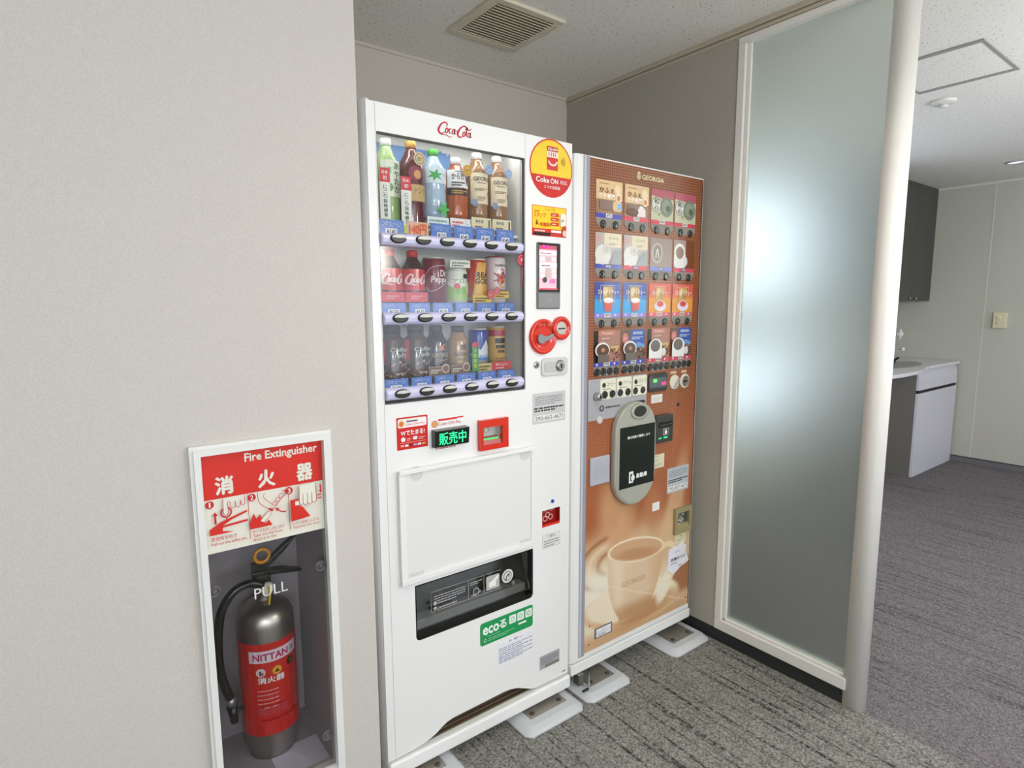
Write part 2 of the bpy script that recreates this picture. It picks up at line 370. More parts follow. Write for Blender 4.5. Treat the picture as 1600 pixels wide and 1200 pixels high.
# kitchenette wall with a daylit window behind the frosted glass
b = MB(); b.plate(XP + .05, XR, 0, H, YK, YK + .05, [(3.3, 4.5, .55, 1.05), (3.3, 4.5, 1.38, 2.12)], W_KIT); struct(b.build('wall_kitchen'))
b = MB(); b.plate(-2.6, XR, 0, H, -2.35, -2.3, [(-2.3, 1.1, .5, 2.15), (1.6, 3.4, .7, 1.6), (4.9, 5.9, .5, 2.1)], W_KIT); struct(b.build('wall_behind'))
b = MB(); b.box(-2.65, -2.6, -2.3, YF, 0, H, W_KIT); struct(b.build('wall_left'))
def window(n, x0, x1, z0, z1, y, s):
    b = MB(); b.box(x0, x1, y, y + .01 * s if s > 0 else y + .01, z0, z1, WINDOW if s < 0 else WINDOW_DIM); o = struct(b.build('window_%d' % n))
    f = MB(); f.plate(x0, x1, z0, z1, y - .02, y - .005 if s > 0 else y - .005, [(x0 + .03, x1 - .03, z0 + .03, z1 - .03)], TRIM)
    if s < 0:
        f = MB(); f.plate(x0, x1, z0, z1, y + .015, y + .03, [(x0 + .03, (x0 + x1) / 2 - .015, z0 + .03, z1 - .03), ((x0 + x1) / 2 + .015, x1 - .03, z0 + .03, z1 - .03)], TRIM)
    f.build('window_frame', o); return o
window(2, 3.3, 4.5, .55, 1.05, YK + .03, 1); window(3, 3.3, 4.5, 1.38, 2.12, YK + .03, 1)
window(4, 1.6, 3.4, .7, 1.6, -2.34, -1); window(5, 4.9, 5.9, .5, 2.1, -2.34, -1); window(6, -2.3, 1.1, .5, 2.15, -2.34, -1)  # the last, widest one is unseen, added to brighten ceiling and alcove
b = MB()
b.box(XF, XP - .005, YB - .006, YB, H - .012, H, W_ALC); struct(b.build('trim_5'))

# ------------------------------------------------------------------ ceiling fittings
VG = mat('vent_plastic', 'd5cfb9', .5)
v = thing('ceiling_vent', (1.31, 1.758, H), 'square cream louvred vent grille in the ceiling above the machines', 'vent')
x0, x1, y0, y1 = 1.165, 1.46, 1.612, 1.906
b = MB(); 
for a in ((x0, x1, y0, y0 + .03), (x0, x1, y1 - .03, y1), (x0, x0 + .03, y0 + .03, y1 - .03), (x1 - .03, x1, y0 + .03, y1 - .03)): b.box(a[0], a[1], a[2], a[3], H - .012, H, VG)
b.build('frame', v, bevel=.003)
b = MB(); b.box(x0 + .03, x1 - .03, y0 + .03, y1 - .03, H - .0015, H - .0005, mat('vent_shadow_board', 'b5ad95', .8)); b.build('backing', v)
for k in range(14):
    yy = y0 + .034 + k * .0164; b = MB(); b.prism([(yy, H - .0125), (yy + .0105, H - .0055), (yy + .0125, H - .007), (yy + .002, H - .014)], x0 + .03, x1 - .03, VG, 'x'); b.build('slat', v)
t = thing('ceiling_hatch', (3.02, .97, H), 'grey framed square access panel in the far ceiling', 'hatch')
x0, x1, y0, y1 = 2.785, 3.25, .80, 1.165
b = MB(); AF = mat('hatch_frame_metal', '9c9b96', .5)
for a in ((x0, x1, y0, y0 + .012), (x0, x1, y1 - .012, y1), (x0, x0 + .02, y0 + .012, y1 - .012), (x1 - .03, x1, y0 + .012, y1 - .012)): b.box(a[0], a[1], a[2], a[3], H - .006, H, AF)
b.build('frame', t)
b = MB(); b.box(x0 + .02, x1 - .03, y0 + .012, y1 - .012, H - .004, H, CEIL); b.build('board', t)
t = thing('smoke_detector', (3.46, 1.132, H), 'round white detector on the far ceiling beyond the access panel', 'smoke detector')
b = MB(); b.lathe(3.46, 1.132, H, [(.052, 0), (.052, -.008), (.044, -.016), (.02, -.02)], TRIM); b.build('base', t)
b = MB(); b.lathe(3.46, 1.132, H - .02, [(.02, 0), (.018, -.012), (.006, -.016)], mat('detector_cap', 'd9d8d2', .4), 16); b.build('sensor', t)
t = thing('downlight', (5.33, 1.282, H), 'round recessed downlight in the ceiling near the far right wall', 'downlight')
b = MB(); b.tube([(5.33 + .055 * math.cos(a * pi / 12), 1.282 + .055 * math.sin(a * pi / 12), H - .002) for a in range(24)], .006, ALU, 8, True); b.build('rim', t)
b = MB(); b.lathe(5.33, 1.282, H, [(.05, -.001), (.03, -.004), (.008, -.008)], mat('reflector', 'f4f6ff', .2, emit=.6)); b.build('lens', t)

# ------------------------------------------------------------------ fire extinguisher cabinet in the front wall
cabn = thing('fire_extinguisher_cabinet', (.33, YF, .19), 'white framed recessed fire extinguisher cabinet with red sign, built into the left wall', 'cabinet')
b = MB(); b.plate(.183, .474, .190, 1.057, YF - .012, YF, [(.203, .455, .213, 1.036)], WHITE2); b.plate(.190, .467, .197, 1.050, YF - .017, YF - .012, [(.203, .455, .213, 1.036)], WHITE2); b.build('frame', cabn, bevel=.002)
BOXM = mat('cabinet_grey_steel', 'a39b9f', .5, vary=.03, bscale=90)
b = MB(); b.open_box(.193, .465, YF + .02, 1.60, .206, 1.04, BOXM); b.keep = True; b.build('inner_box', cabn)
b = MB(); b.box(.203, .455, YF + .004, YF + .007, .213, .822, CLEAR); b.build('clear_cover', cabn)
for x, z in ((.441, .731), (.213, .736), (.437, .296)):
    b = MB(); b.lathe(x, YF + .004, z, [(.0135, 0), (.0135, .003), (.009, .004), (.009, .001), (.005, .001), (.005, .004), (.002, .0045)], mat('fixing_rubber', '5f5a5c', .4), 20, 'y'); b.build('fixing', cabn)
b = Sheet(.292, .694, .364, .718, YF + .004, thick=.0004); b.t('PULL', 0, 0, 1, 1, 'dcdcd4', 0); b.build('pull_lettering', cabn)
s = Sheet(.204, .822, .454, 1.035, YF + .0045, 'print', base='e4e2d3', thick=.004)
PINK = 'c8202a'; RD = 'd42a1c'; CR = 'e4e2d3'
s.r(0, .545, 1, .455, RD)
s.t('Fire Extinguisher', .34, .85, .62, .11, CR, .02)
for ch, x in (('消', .1), ('火', .44), ('器', .77)): s.t(ch, x, .585, .135, .175, CR, .045)
for k in (1, 2): s.r(k / 3 + (.015 if k == 2 else .01), .07, .004, .475, PINK)
for i, x in enumerate((.045, .375, .69)): s.c(x, .5 - (.0 if i else .0), .033, PINK); s.t(str(i + 1), x - (.006 if not i else .012), .475, .012 if not i else .024, .05, CR, .021)
# picture 1: pulling the pin
s.poly([(.03, .19), (.03, .25), (.12, .31), (.33, .385), (.33, .365), (.2, .315), (.13, .27), (.33, .29), (.33, .268), (.13, .25), (.13, .215), (.22, .19)], RD)
s.ring(.165, .40, .04, .012, PINK); s.line([(.165, .36), (.165, .30)], .008, PINK)
s.rr(.145, .38, .035, .165, CR, .9); s.line([(.145, .545), (.145, .40), (.162, .375), (.18, .40), (.18, .5), (.2, .49), (.205, .44), (.235, .44), (.24, .5), (.245, .44), (.275, .44), (.28, .5), (.29, .45), (.315, .46), (.315, .545)], .004, PINK)
s.r(.07, .30, .016, .09, PINK); s.poly([(.056, .385), (.1, .385), (.078, .425)], PINK)
s.t('Pull out the safety pin.', .035, .075, .28, .04, PINK, .0)
s.t('安全栓をぬき', .035, .128, .2, .045, PINK, .01)
# picture 2: the hose to the fire
s.poly([(.345, .175), (.345, .25), (.38, .335), (.4, .27), (.43, .315), (.45, .25), (.47, .2), (.5, .24), (.53, .175)], RD)
s.poly([(.46, .22), (.43, .245), (.5, .33), (.53, .30)], CR); s.line([(.46, .22), (.43, .245), (.5, .33), (.53, .3), (.46, .22)], .004, PINK, False)
s.line([(.42, .545), (.43, .44), (.5, .36), (.55, .35), (.6, .42), (.66, .49), (.62, .53)], .005, PINK); s.line([(.48, .53), (.47, .48), (.54, .39)], .004, PINK)
for k in range(3): s.ring(.555 + .03 * k, .40 + .035 * k, .018, .004, PINK)
s.poly([(.5, .35), (.53, .32), (.545, .335), (.515, .365)], PINK)
s.line([(.65, .29), (.61, .3), (.575, .335)], .01, PINK); s.poly([(.56, .35), (.595, .345), (.57, .31)], PINK)
s.t('ホースを外し火に向け', .36, .128, .27, .035, PINK, 0); s.t('Take out the hose,', .36, .085, .25, .033, PINK, 0); s.t('direct it to fire.', .36, .045, .2, .033, PINK, 0)
# picture 3: squeezing the lever
s.poly([(.69, .17), (.69, .40), (.76, .40), (.76, .33), (.8, .3), (.86, .19), (.80, .18)], RD); s.r(.73, .335, .07, .045, CR); s.r(.93, .40, .04, .012, RD); s.r(.93, .365, .04, .012, RD)
s.poly([(.77, .545), (.77, .35), (.79, .32), (.89, .32), (.92, .36), (.92, .545)], CR); s.line([(.77, .545), (.77, .35), (.785, .33), (.8, .35), (.8, .45)], .004, PINK); s.line([(.8, .35), (.82, .32), (.84, .35), (.84, .45)], .004, PINK); s.line([(.84, .35), (.86, .32), (.88, .35), (.88, .45)], .004, PINK); s.line([(.88, .35), (.9, .33), (.92, .37), (.92, .545)], .004, PINK)
s.r(.955, .45, .012, .07, PINK); s.poly([(.945, .455), (.978, .455), (.961, .425)], PINK)
s.t('レバーを強くにぎる', .7, .128, .23, .035, PINK, 0); s.t('Squeeze the lever.', .7, .085, .25, .033, PINK, 0)
s.build('instruction_sign', cabn)

# the extinguisher itself, standing in the box
ex, ey, er = .350, 1.50, .068
EX = thing('fire_extinguisher', (ex, ey, .207), 'steel fire extinguisher with red label and black hose, standing in the wall recess', 'fire extinguisher')
b = MB(); b.lathe(ex, ey, .207, [(.05, 0), (.056, .004), (.056, .02), (er, .045), (er, .352), (.0665, .366), (.060, .382), (.045, .396), (.028, .404), (.02, .408), (.02, .425)], STEEL, 40); b.build('cylinder', EX)
s = Sheet(ex - .10, .283, ex + .10, .525, ey, 'label', wrap=(ex, ey, er), base='c42019', thick=.0005)
s.r(.2, .80, .62, .125, 'd8c9cf'); s.t('NITTAN', .25, .825, .42, .07, 'b0205a', .03); s.t('消', .70, .83, .06, .06, '6a4a50', 0)
s.c(.335, .70, .055, 'd9c6c2'); s.c(.52, .70, .055, 'e0a020'); s.c(.70, .735, .055, '3a2a15')
s.r(.32, .67, .02, .05, '303030'); s.r(.345, .67, .018, .035, 'a03030'); s.poly([(.49, .68), (.52, .72), (.55, .68)], '403010'); s.poly([(.69, .7), (.71, .74), (.7, .74), (.715, .77), (.69, .735), (.7, .735)], 'd8c040')
s.t('消火器', .30, .585, .30, .065, 'e8e4e0', .04)
for k in range(5): s.n(.29, .50 - k * .045, .33, .018, 1, 'd9b0ac', 11 + k, .5)
s.r(.29, .24, .33, .09, 'b83038'); s.n(.70, .25, .2, .32, 9, 'b85a50', 5, .3); s.r(.29, 0.02, .5, .16, 'c01812')
s.build('label', EX)
b = MB(); b.lathe(ex, ey, .632, [(.014, -.02), (.018, -.01), (.018, .01), (.014, .018)], CHROME, 16); b.box(ex - .016, ex + .016, ey - .016, ey + .016, .644, .676, BLACK); b.build('valve', EX, bevel=.003)
b = MB(); b.lathe(ex + .005, ey - .016, .644, [(.016, 0), (.016, .006), (.013, .009)], mat('gauge_face', 'cfcabf', .2), 18, 'y'); b.build('pressure_gauge', EX)
def lever(z0, tip, tz, nm):
    b = MB(); b.prism([(ex - .025, z0), (ex + .01, z0 + .004), (ex + .05, (z0 + tz) / 2), (tip, tz - .004), (tip + .004, tz + .001), (ex + .052, (z0 + tz) / 2 + .015), (ex + .01, z0 + .018), (ex - .025, z0 + .018)], ey - .011, ey + .011, BLACK); b.build(nm, EX, bevel=.003)
lever(.668, ex + .092, .664, 'carry_handle'); lever(.688, ex + .082, .758, 'squeeze_lever')
b = MB(); b.tube([(ex - .002 + .017 * math.cos(a * pi / 10), ey - .014, .728 + .017 * math.sin(a * pi / 10)) for a in range(20)], .0042, mat('amber_plastic', 'd89020', .3), 8, True); b.build('safety_pin', EX)
b = MB(); b.tube([(ex + .004, ey - .02, .66), (ex + .008, ey - .03, .63), (ex + .002, ey - .035, .60), (ex + .006, ey - .045, .585)], .0028, mat('yellow_tag', 'd0b020', .4), 6); b.build('seal_cord', EX)
b = MB(); H1 = [(.345, .655), (.312, .668), (.275, .655), (.248, .615), (.237, .55), (.236, .48), (.243, .43), (.254, .39)]
H2 = []
for k in range(len(H1) - 1):
    p0, p1, p2, p3 = H1[max(k - 1, 0)], H1[k], H1[k + 1], H1[min(k + 2, len(H1) - 1)]
    for q in range(5): t_ = q / 5; H2.append(tuple(.5 * (2 * p1[j] + (p2[j] - p0[j]) * t_ + (2 * p0[j] - 5 * p1[j] + 4 * p2[j] - p3[j]) * t_ ** 2 + (3 * p1[j] - p0[j] - 3 * p2[j] + p3[j]) * t_ ** 3) for j in (0, 1)))
b.tube([(x, ey - .02, z) for x, z in H2 + [H1[-1]]], .0105, BLACK, 12); b.build('hose', EX)
b = MB(); b.tube([(.254, ey - .02, .392), (.257, ey - .02, .37)], .010, ALU, 12); b.tube([(.257, ey - .02, .37), (.26, ey - .02, .325)], [.013, .009], BLACK, 12); b.tube([(.262, ey - .02, .352), (.285, ey - .015, .352)], .006, BLACK, 8); b.build('nozzle', EX)
b = MB(); b.box(.332, .452, 1.37, 1.47, .2065, .2075, mat('note_paper', 'd9d3e0', .6)); tag(b.build('paper_note'), 'pale paper lying on the floor of the fire extinguisher recess', 'paper')

# ------------------------------------------------------------------ drinks vending machine
Y0 = 1.392; X0, X1, ZT = .608, 1.292, 1.83
VM = thing('vending_machine', (.95, 1.75, .038), 'white drinks vending machine with bottles and cans behind a window, left of the brown one', 'vending machine')
b = MB(); b.box(X0, X1, 1.60, 2.12, .084, ZT - .01, WHITE); b.build('body', VM, bevel=.004)
WX0, WX1, WZ0, WZ1 = .645, 1.104, 1.086, 1.758
PK = (.716, 1.135, .41, .574); CRH = (1.172, 1.248, .632, .688); BH = (.941, 1.009, .938, .99)
b = MB(); b.plate(X0 + .012, X1 - .004, .14, ZT - .004, Y0, Y0 + .02, [(WX0, WX1, WZ0, WZ1), PK, CRH, BH], WHITE)
arch = [(X0 + .012, .14), (X0 + .012, .088), (.70, .089), (.73, .092), (.755, .098), (.775, .106), (.79, .115), (.81, .124), (.83, .128), (1.02, .131), (1.045, .129), (1.075, .12), (1.10, .108), (1.125, .096), (1.15, .090), (X1 - .004, .088), (X1 - .004, .14)]
b.prism(arch[::-1], Y0, Y0 + .02, WHITE)
b.box(X0 + .006, X1 - .002, Y0 + .02, 1.60, ZT - .028, ZT - .002, WHITE); b.box(X1 - .03, X1 - .002, Y0 + .02, 1.60, .088, ZT - .03, WHITE); b.box(X0 + .006, X0 + .034, Y0 + .02, 1.60, .088, ZT - .03, WHITE)
b.prism([(X0, Y0 + .06), (X0 + .002, Y0 + .02), (X0 + .012, Y0 + .003), (X0 + .02, Y0 + .0005), (X0 + .02, Y0 + .06)], .088, ZT, WHITE, 'z', True)
b.build('front_door', VM)
SEAM = mat('door_seam', 'bdbdb8', .5)
b = MB(); b.box(.6425, .6435, Y0 - .0006, Y0, .09, ZT - .006, SEAM); b.box(1.1045, 1.1055, Y0 - .0006, Y0, 1.09, ZT - .006, mat('door_seam_light', 'd2d2cd', .5)); b.build('door_seam', VM)
b = MB(); b.box(X0 + .012, X1 + .001, Y0 - .012, Y0 + .05, .038, .083, WHITE); b.build('kick_panel', VM, bevel=.008, seg=3)
b = MB(); b.box(.70, 1.16, Y0 + .03, Y0 + .035, .06, .14, DARK); b.build('grille_back', VM)
for k in range(4): b = MB(); b.box(.72, 1.14, Y0 + .012 + .004 * k, Y0 + .03, .084 + .0115 * k, .088 + .0115 * k, mat('grille_slat', '5d4f3d', .5)); b.build('grille_slat', VM)
# display niche, lit from the top by the machine's own tube
_l = area((WX0 + WX1) / 2, Y0 + .04, .44, .02, .26, (1, .98, .95), z=1.795); _l.name = 'display_tube'
NICHE = mat('niche_white', 'eceeec', .4)
b = MB(); b.open_box(WX0, WX1, Y0 + .0205, 1.545, WZ0, 1.799, NICHE); b.keep = True; b.build('display_niche', VM)
s = Sheet(.71, 1.60, .945, 1.775, 1.544, 'print', base='6c9bd8'); R = random.Random(3)
for k in range(34): s.c(R.random(), R.random(), R.uniform(.008, .03), R.choice(['e8f0fa', '5f94d6', 'c4d8f2', '4a7ec4']))
s.build('backdrop_poster', VM)
b = MB(); b.box(WX0 - .001, WX1 + .001, Y0 + .010, Y0 + .013, WZ0, WZ1, SHOWGLASS); b.build('display_window', VM)
GK = mat('gasket', '4a4b48', .6)
b = MB(); b.plate(WX0 - .0005, WX1 + .0005, WZ0 - .0005, WZ1 + .0005, Y0 + .004, Y0 + .010, [(WX0 + .003, WX1 - .003, WZ0 + .004, WZ1 - .004)], GK); b.build('window_gasket', VM)
STRIP = mat('lavender_shelf_strip', 'cfcdea', .25, coat=.3); TAGB = '5c83cf'
rows = [(1.505, 1.52, 1.554), (1.307, 1.322, 1.346), (1.113, 1.125, 1.149)]
prices = [['¥140', '¥140', '¥110', '¥140', '¥140', '¥140'], ['¥120', '¥120', '¥120', '¥120', '¥120', '¥160'], ['¥140', '¥140', '¥120', '¥140', '¥120', '¥120']]
bx = [.689, .760, .831, .902, .973, 1.043]
for ri, (zc, zt0, zt1) in enumerate(rows):
    xr = 1.090
    b = MB(); pr = [(Y0 + .03, zc - .018), (Y0 - .004, zc - .0165), (Y0 - .012, zc - .009), (Y0 - .014, zc), (Y0 - .011, zc + .009), (Y0 - .002, zc + .014), (Y0 + .03, zc + .015)]
    b.prism(pr, WX0 + .002, xr, STRIP, 'x', False); b.build('shelf_strip', VM, bevel=.003)
    b = MB(); b.box(WX0 + .002, WX1 - .002, Y0 + .03, 1.54, zc + .005 if ri else zc + .03, (zc + .012) if ri else zc + .037, NICHE); b.build('shelf', VM)
    for k, x in enumerate(bx):
        o = MB(); o.lathe(x, Y0 - .011, zc, [(.0225, 0), (.0225, .004), (.021, .0065), (.018, .0075)], mat('button_black', '26241f', .3), 26, 'y')
        for v_ in o.bm.verts: v_.co.z = zc + (v_.co.z - zc) * .52
        bt = o.build('select_button', VM)
        o = MB(); pts = [(x + .0185 * math.cos(math.radians(a)), zc + .0030 + .0068 * math.sin(math.radians(a))) for a in range(0, 181, 15)]
        pts = [(x - .019, zc + .0022)] + pts[::-1][1:-1] + [(x + .019, zc + .0022)]; pts = pts + [(x, zc + .0008)]
        o.prism(pts, Y0 - .0200, Y0 - .0185, mat('button_lens', 'cfcfc6', .3)); o.build('lens', bt)
        w0 = x - .031 if k else WX0 + .004
        s = Sheet(w0, zt0 - .006, x + .031, zt1, Y0 + .016 - .001 * ri, 'card', base=TAGB if not (ri == 0 and k == 1) else 'e8b8a0')
        for a in range(3): s.line([(.1 + .3 * a, .5), (.2 + .3 * a, .62), (.3 + .3 * a, .5)], .03, '7f9fdd')
        if ri == 0 and k == 1: s.t('140円', .1, .15, .8, .7, 'e06010', .04)
        else:
            s.t('つめた〜い', .12, .60, .76, .3, 'c9d8f2', .0); s.r(.27, .04, .46, .42, 'f0f2f6'); s.t(prices[ri][k], .32, .1, .36, .3, '3a3f4a', .02)
        s.build('price_tag', VM)
# products -------------------------------------------------------
TOPG, MIDG, LOWG = 'bottles on the top shelf of the drinks machine', 'bottles and cans on the middle shelf', 'bottles and cans on the bottom shelf'
def liquid(c, rough=.12, coat=.8): return mat('bottle_' + c, c, rough, coat=coat)
def bottle(name, label, cat, group, cx, z0, z1, r, body, cap, arts, cy=1.464, neck=.014, caph=.018, shoulder=.26, ribs=0, capr=None):
    t = thing(name, (cx, cy, z0), label, cat, group); h = z1 - z0; hb = h - caph
    prof = [(r * .8, 0), (r * .97, .006), (r, .015)]
    if ribs:
        for k in range(ribs): q = .03 + (hb * (1 - shoulder) - .04) * k / ribs; prof += [(r, q), (r * .965, q + .004), (r, q + .008)]
    s0 = hb * (1 - shoulder); prof += [(r, s0), (r * .93, s0 + .25 * (hb - s0)), (r * .68, s0 + .55 * (hb - s0)), (neck + .002, s0 + .84 * (hb - s0)), (neck, hb)]
    b = MB(); b.lathe(cx, cy, z0, prof, liquid(body)); b.build('body', t)
    cr = capr or neck + .001
    b = MB(); b.lathe(cx, cy, z1 - caph, [(cr, 0), (cr, caph * .85), (cr * .85, caph)], mat('cap_' + cap, cap, .35), 22); b.build('cap', t)
    for zlo, zhi, base, fn in arts:
        s = Sheet(cx - r * 1.45, z0 + h * zlo, cx + r * 1.45, z0 + h * zhi, cy, 'label', wrap=(cx, cy, r), base=base, thick=.0005); fn(s); s.build('label', t)
    return t
def can(name, label, group, cx, z0, z1, r, base, lidc, fn, cy=1.464):
    t = thing(name, (cx, cy, z0), label, 'drink can', group); h = z1 - z0
    b = MB(); b.lathe(cx, cy, z0, [(r * .86, 0), (r, .006), (r, h - .010), (r * .93, h - .004)], liquid(base, .25, .5), 30); b.build('body', t)
    b = MB(); b.lathe(cx, cy, z1 - .0045, [(r * .93, 0), (r * .94, .004), (r * .86, .0045)], mat('lid_' + lidc, lidc, .3, metal=.3), 30); b.build('lid', t)
    s = Sheet(cx - r * 1.5, z0 + .008, cx + r * 1.5, z1 - .011, cy, 'label', wrap=(cx, cy, r), base=None, thick=.0005); fn(s); s.build('label', t)
    return t
def f_green(s): s.r(.2, 0, .65, 1, 'e6efdc'); s.vt('あやたか', .55, .1, .2, .85, '2f5a30'); s.t('緑茶', .28, .6, .2, .2, '5a8a50'); s.e(.4, .25, .12, .12, '7ea060')
def f_grape(s): s.e(.45, .75, .2, .2, '8a2848'); s.r(.15, 0, .75, .45, 'c9a870'); s.t('ファンタ', .25, .2, .5, .18, '6a3020'); s.e(.5, .72, .1, .12, 'd8a060')
def f_water(s):
    s.r(.1, 0, .85, 1, 'dceaf2'); pts = [(.38 + (.24 if k % 2 == 0 else .1) * math.cos(k * pi / 6 + .3), .5 + (.42 if k % 2 == 0 else .18) * math.sin(k * pi / 6 + .3)) for k in range(12)]; s.poly(pts, '3da855'); s.t('いろはす', .62, .45, .32, .3, '2a5aa0')
def f_karada(s): s.r(.05, .3, .9, .7, 'f0efee'); s.r(.05, 0, .9, .28, '2b2a2a'); s.t('からだ', .2, .62, .38, .24, '2a2a30', .02); s.t('W', .62, .4, .26, .45, '2a2a30', .03); s.n(.2, .36, .4, .2, 2, '4a4a50', 4); s.n(.2, .06, .5, .16, 2, 'c9a050', 4); s.n(.3, .9, .4, .06, 1, '707070')
def f_geo(s): s.r(.1, 0, .82, 1, 'e9dcbd'); s.t('GEORGIA', .2, .74, .7, .13, '3a2618', .02); s.n(.3, .66, .45, .04, 1, '6a5038'); s.n(.25, .42, .4, .1, 2, '9a7a58', 6); s.e(.78, .35, .09, .09, '8a4a30'); s.n(.3, .1, .3, .15, 3, 'a08868', 8)
bottle('tea_bottle', 'green tea bottle with white cap, leftmost on the top display shelf', 'bottle', TOPG, .703, 1.543, 1.763, .0335, '9fc07e', 'eeeeea', [(.33, .74, None, f_green)], ribs=3)
bottle('juice_bottle', 'dark grape drink bottle with amber cap, second from left on the top shelf', 'bottle', TOPG, .775, 1.543, 1.768, .0345, '5a1c24', 'c89a48', [(.3, .72, None, f_grape)])
bottle('water_bottle', 'clear water bottle with green cap and green leaves, third on the top shelf', 'bottle', TOPG, .842, 1.572, 1.757, .034, 'a9c4da', '4fae3c', [(.5, .72, None, f_water)], ribs=2)
bottle('tea_bottle', 'orange tea bottle with white and black label, fourth on the top shelf', 'bottle', TOPG, .913, 1.576, 1.745, .0335, 'b0582c', 'f0f0ee', [(.38, .78, None, f_karada)], shoulder=.22)
bottle('coffee_bottle', 'brown milk coffee bottle with cream label, fifth on the top shelf', 'bottle', TOPG, .984, 1.584, 1.768, .0315, '9a7350', 'efefec', [(.22, .68, None, f_geo)], shoulder=.24)
bottle('coffee_bottle', 'brown milk coffee bottle with cream label, rightmost on the top shelf', 'bottle', TOPG, 1.054, 1.584, 1.768, .0315, '946c4a', 'efefec', [(.22, .66, None, f_geo)], shoulder=.24)
def script(s, x, y, w, h, c, wd=.02):
    """the flowing two-word cola logotype as brush strokes"""
    def L(pts, k=1): s.line([(x + p[0] / 100 * w, y + p[1] / 34 * h, p[2] if len(p) > 2 else 1) for p in pts], wd * k, c); s.k -= 1
    def o(cx, cy, rx, ry): L([(cx + rx * math.cos(a) + ry * .3 * math.sin(a), cy + ry * math.sin(a), 1 + .5 * abs(math.cos(a))) for a in [k * pi / 8 for k in range(17)]])
    L([(25, 24, .4), (28, 30, 1.2), (22, 34, 1), (11, 28, 1.4), (3, 15, 2), (5, 7, 1.8), (12, 5, 1), (20, 10, .6), (24, 13, .4)], 1.3)
    L([(4, 7, .3), (12, 3, 1), (24, 4, 1.2), (34, 0, 1), (42, 3, .3)], .9)
    o(26, 15, 3.4, 6); L([(30, 19, .5), (34, 16, .5)]); L([(40, 20, .8), (37, 22, .8), (33, 16, 1.5), (34, 10, 1.4), (39, 11, .5)]); o(45.5, 15, 3.6, 6); L([(50, 22, 1.5), (48, 12, 1.5), (50, 10, 1), (53, 13, .4)]); L([(53, 18, 1), (58, 19, 1)])
    L([(80, 24, .4), (83, 30, 1.2), (77, 34, 1), (66, 27, 1.4), (58, 14, 2), (60, 6, 1.8), (67, 5, 1), (73, 10, .6)], 1.3)
    L([(77, 34, .5), (83, 33, 1), (88, 27, 1.3), (94, 27, 1.2), (100, 32, .3)], 1)
    o(76, 14, 3.2, 6); L([(82, 12, .5), (86, 26, 1), (88, 31, .8), (86, 31, .8), (84, 20, 1.6), (83, 11, 1.5), (86, 10, .6)]); o(91.5, 14, 3.4, 6); L([(96, 21, 1.5), (94.5, 11, 1.5), (97, 9, 1), (100, 12, .4)])
    s.k += 1
def f_cola(s): s.r(0, 0, 1, 1, 'd42a35'); script(s, .12, .25, .8, .5, 'f4e4e4', .03)
def cola(cx, lab): return bottle('cola_bottle', lab, 'bottle', MIDG, cx, 1.352, 1.486, .0325, '3c0d10', 'd8303a', [(.2, .62, None, f_cola)], shoulder=.34)
cola(.703, 'red-labelled cola bottle, leftmost on the middle display shelf'); cola(.771, 'red-labelled cola bottle, second from left on the middle display shelf')
def f_drp(s): s.line([(.1, .35), (.3, .25), (.9, .55)], .02, 'd0b0b8'); s.line([(.05, .6), (.3, .85), (.8, .9)], .02, 'd0b0b8'); s.t('Dr', .52, .62, .22, .16, 'f0e6e8', .03); s.t('Pepper', .25, .42, .62, .2, 'f0e6e8', .02, .1)
can('soda_can', 'dark maroon soda can, third from left on the middle shelf', MIDG, .837, 1.343, 1.470, .0325, '7c1f30', 'd8d8d4', f_drp)
def f_aloe(s): s.r(.05, 0, .9, .6, 'a8cf70'); s.e(.45, .6, .38, .16, 'eef2e4'); s.r(.55, .78, .26, .16, '1d2a1d'); s.t('アロエ', .25, .62, .5, .13, '4a9050', .02); s.c(.36, .5, .09, 'd84040'); s.c(.55, .35, .12, '8cc050'); s.c(.38, .3, .08, '78b848'); s.e(.72, .45, .1, .2, 'c4dc90')
can('drink_can', 'white and green fruit drink can, fourth on the middle shelf', MIDG, .908, 1.345, 1.442, .033, 'e4eadb', 'e8e8e4', f_aloe)
def f_real(s): s.poly([(.15, 0), (.35, 1), (.6, 1), (.85, 0)], 'e3a23a'); s.poly([(.1, 0), (.4, .55), (.62, 1), (.7, 1), (.5, .3)], 'e4b860'); s.t('REAL', .3, .60, .55, .14, '1a1614', .04, .1); s.t('GOLD', .27, .44, .6, .14, '1a1614', .04, .1); s.r(0, 0, 1, .08, 'd8a040')
can('energy_drink_can', 'orange and gold energy drink can, fifth on the middle shelf', MIDG, .979, 1.345, 1.472, .030, 'c6402c', 'ece6da', f_real)
def f_drag(s):
    s.t('ENERGY', .3, .84, .4, .05, '2a2020', .02)
    for k in range(6): s.line([(.5, .55), (.5 + .2 * math.cos(k), .6 + .12 * math.sin(k * 1.7)), (.5 + .28 * math.cos(k + .6), .58 + .2 * math.sin(k + .6))], .035, ['b82838', 'c84838', 'a02030'][k % 3])
    s.c(.48, .5, .12, 'c03038'); s.ring(.55, .42, .12, .03, 'd8a040'); s.t('DRAGON', .3, .22, .45, .07, '3a2a28', .02); s.t('BOOST', .33, .13, .4, .07, '3a2a28', .02)
can('energy_drink_can', 'white energy drink can with red dragon mark, rightmost on the middle shelf', MIDG, 1.047, 1.345, 1.482, .031, 'e6dcdc', 'a03040', f_drag)
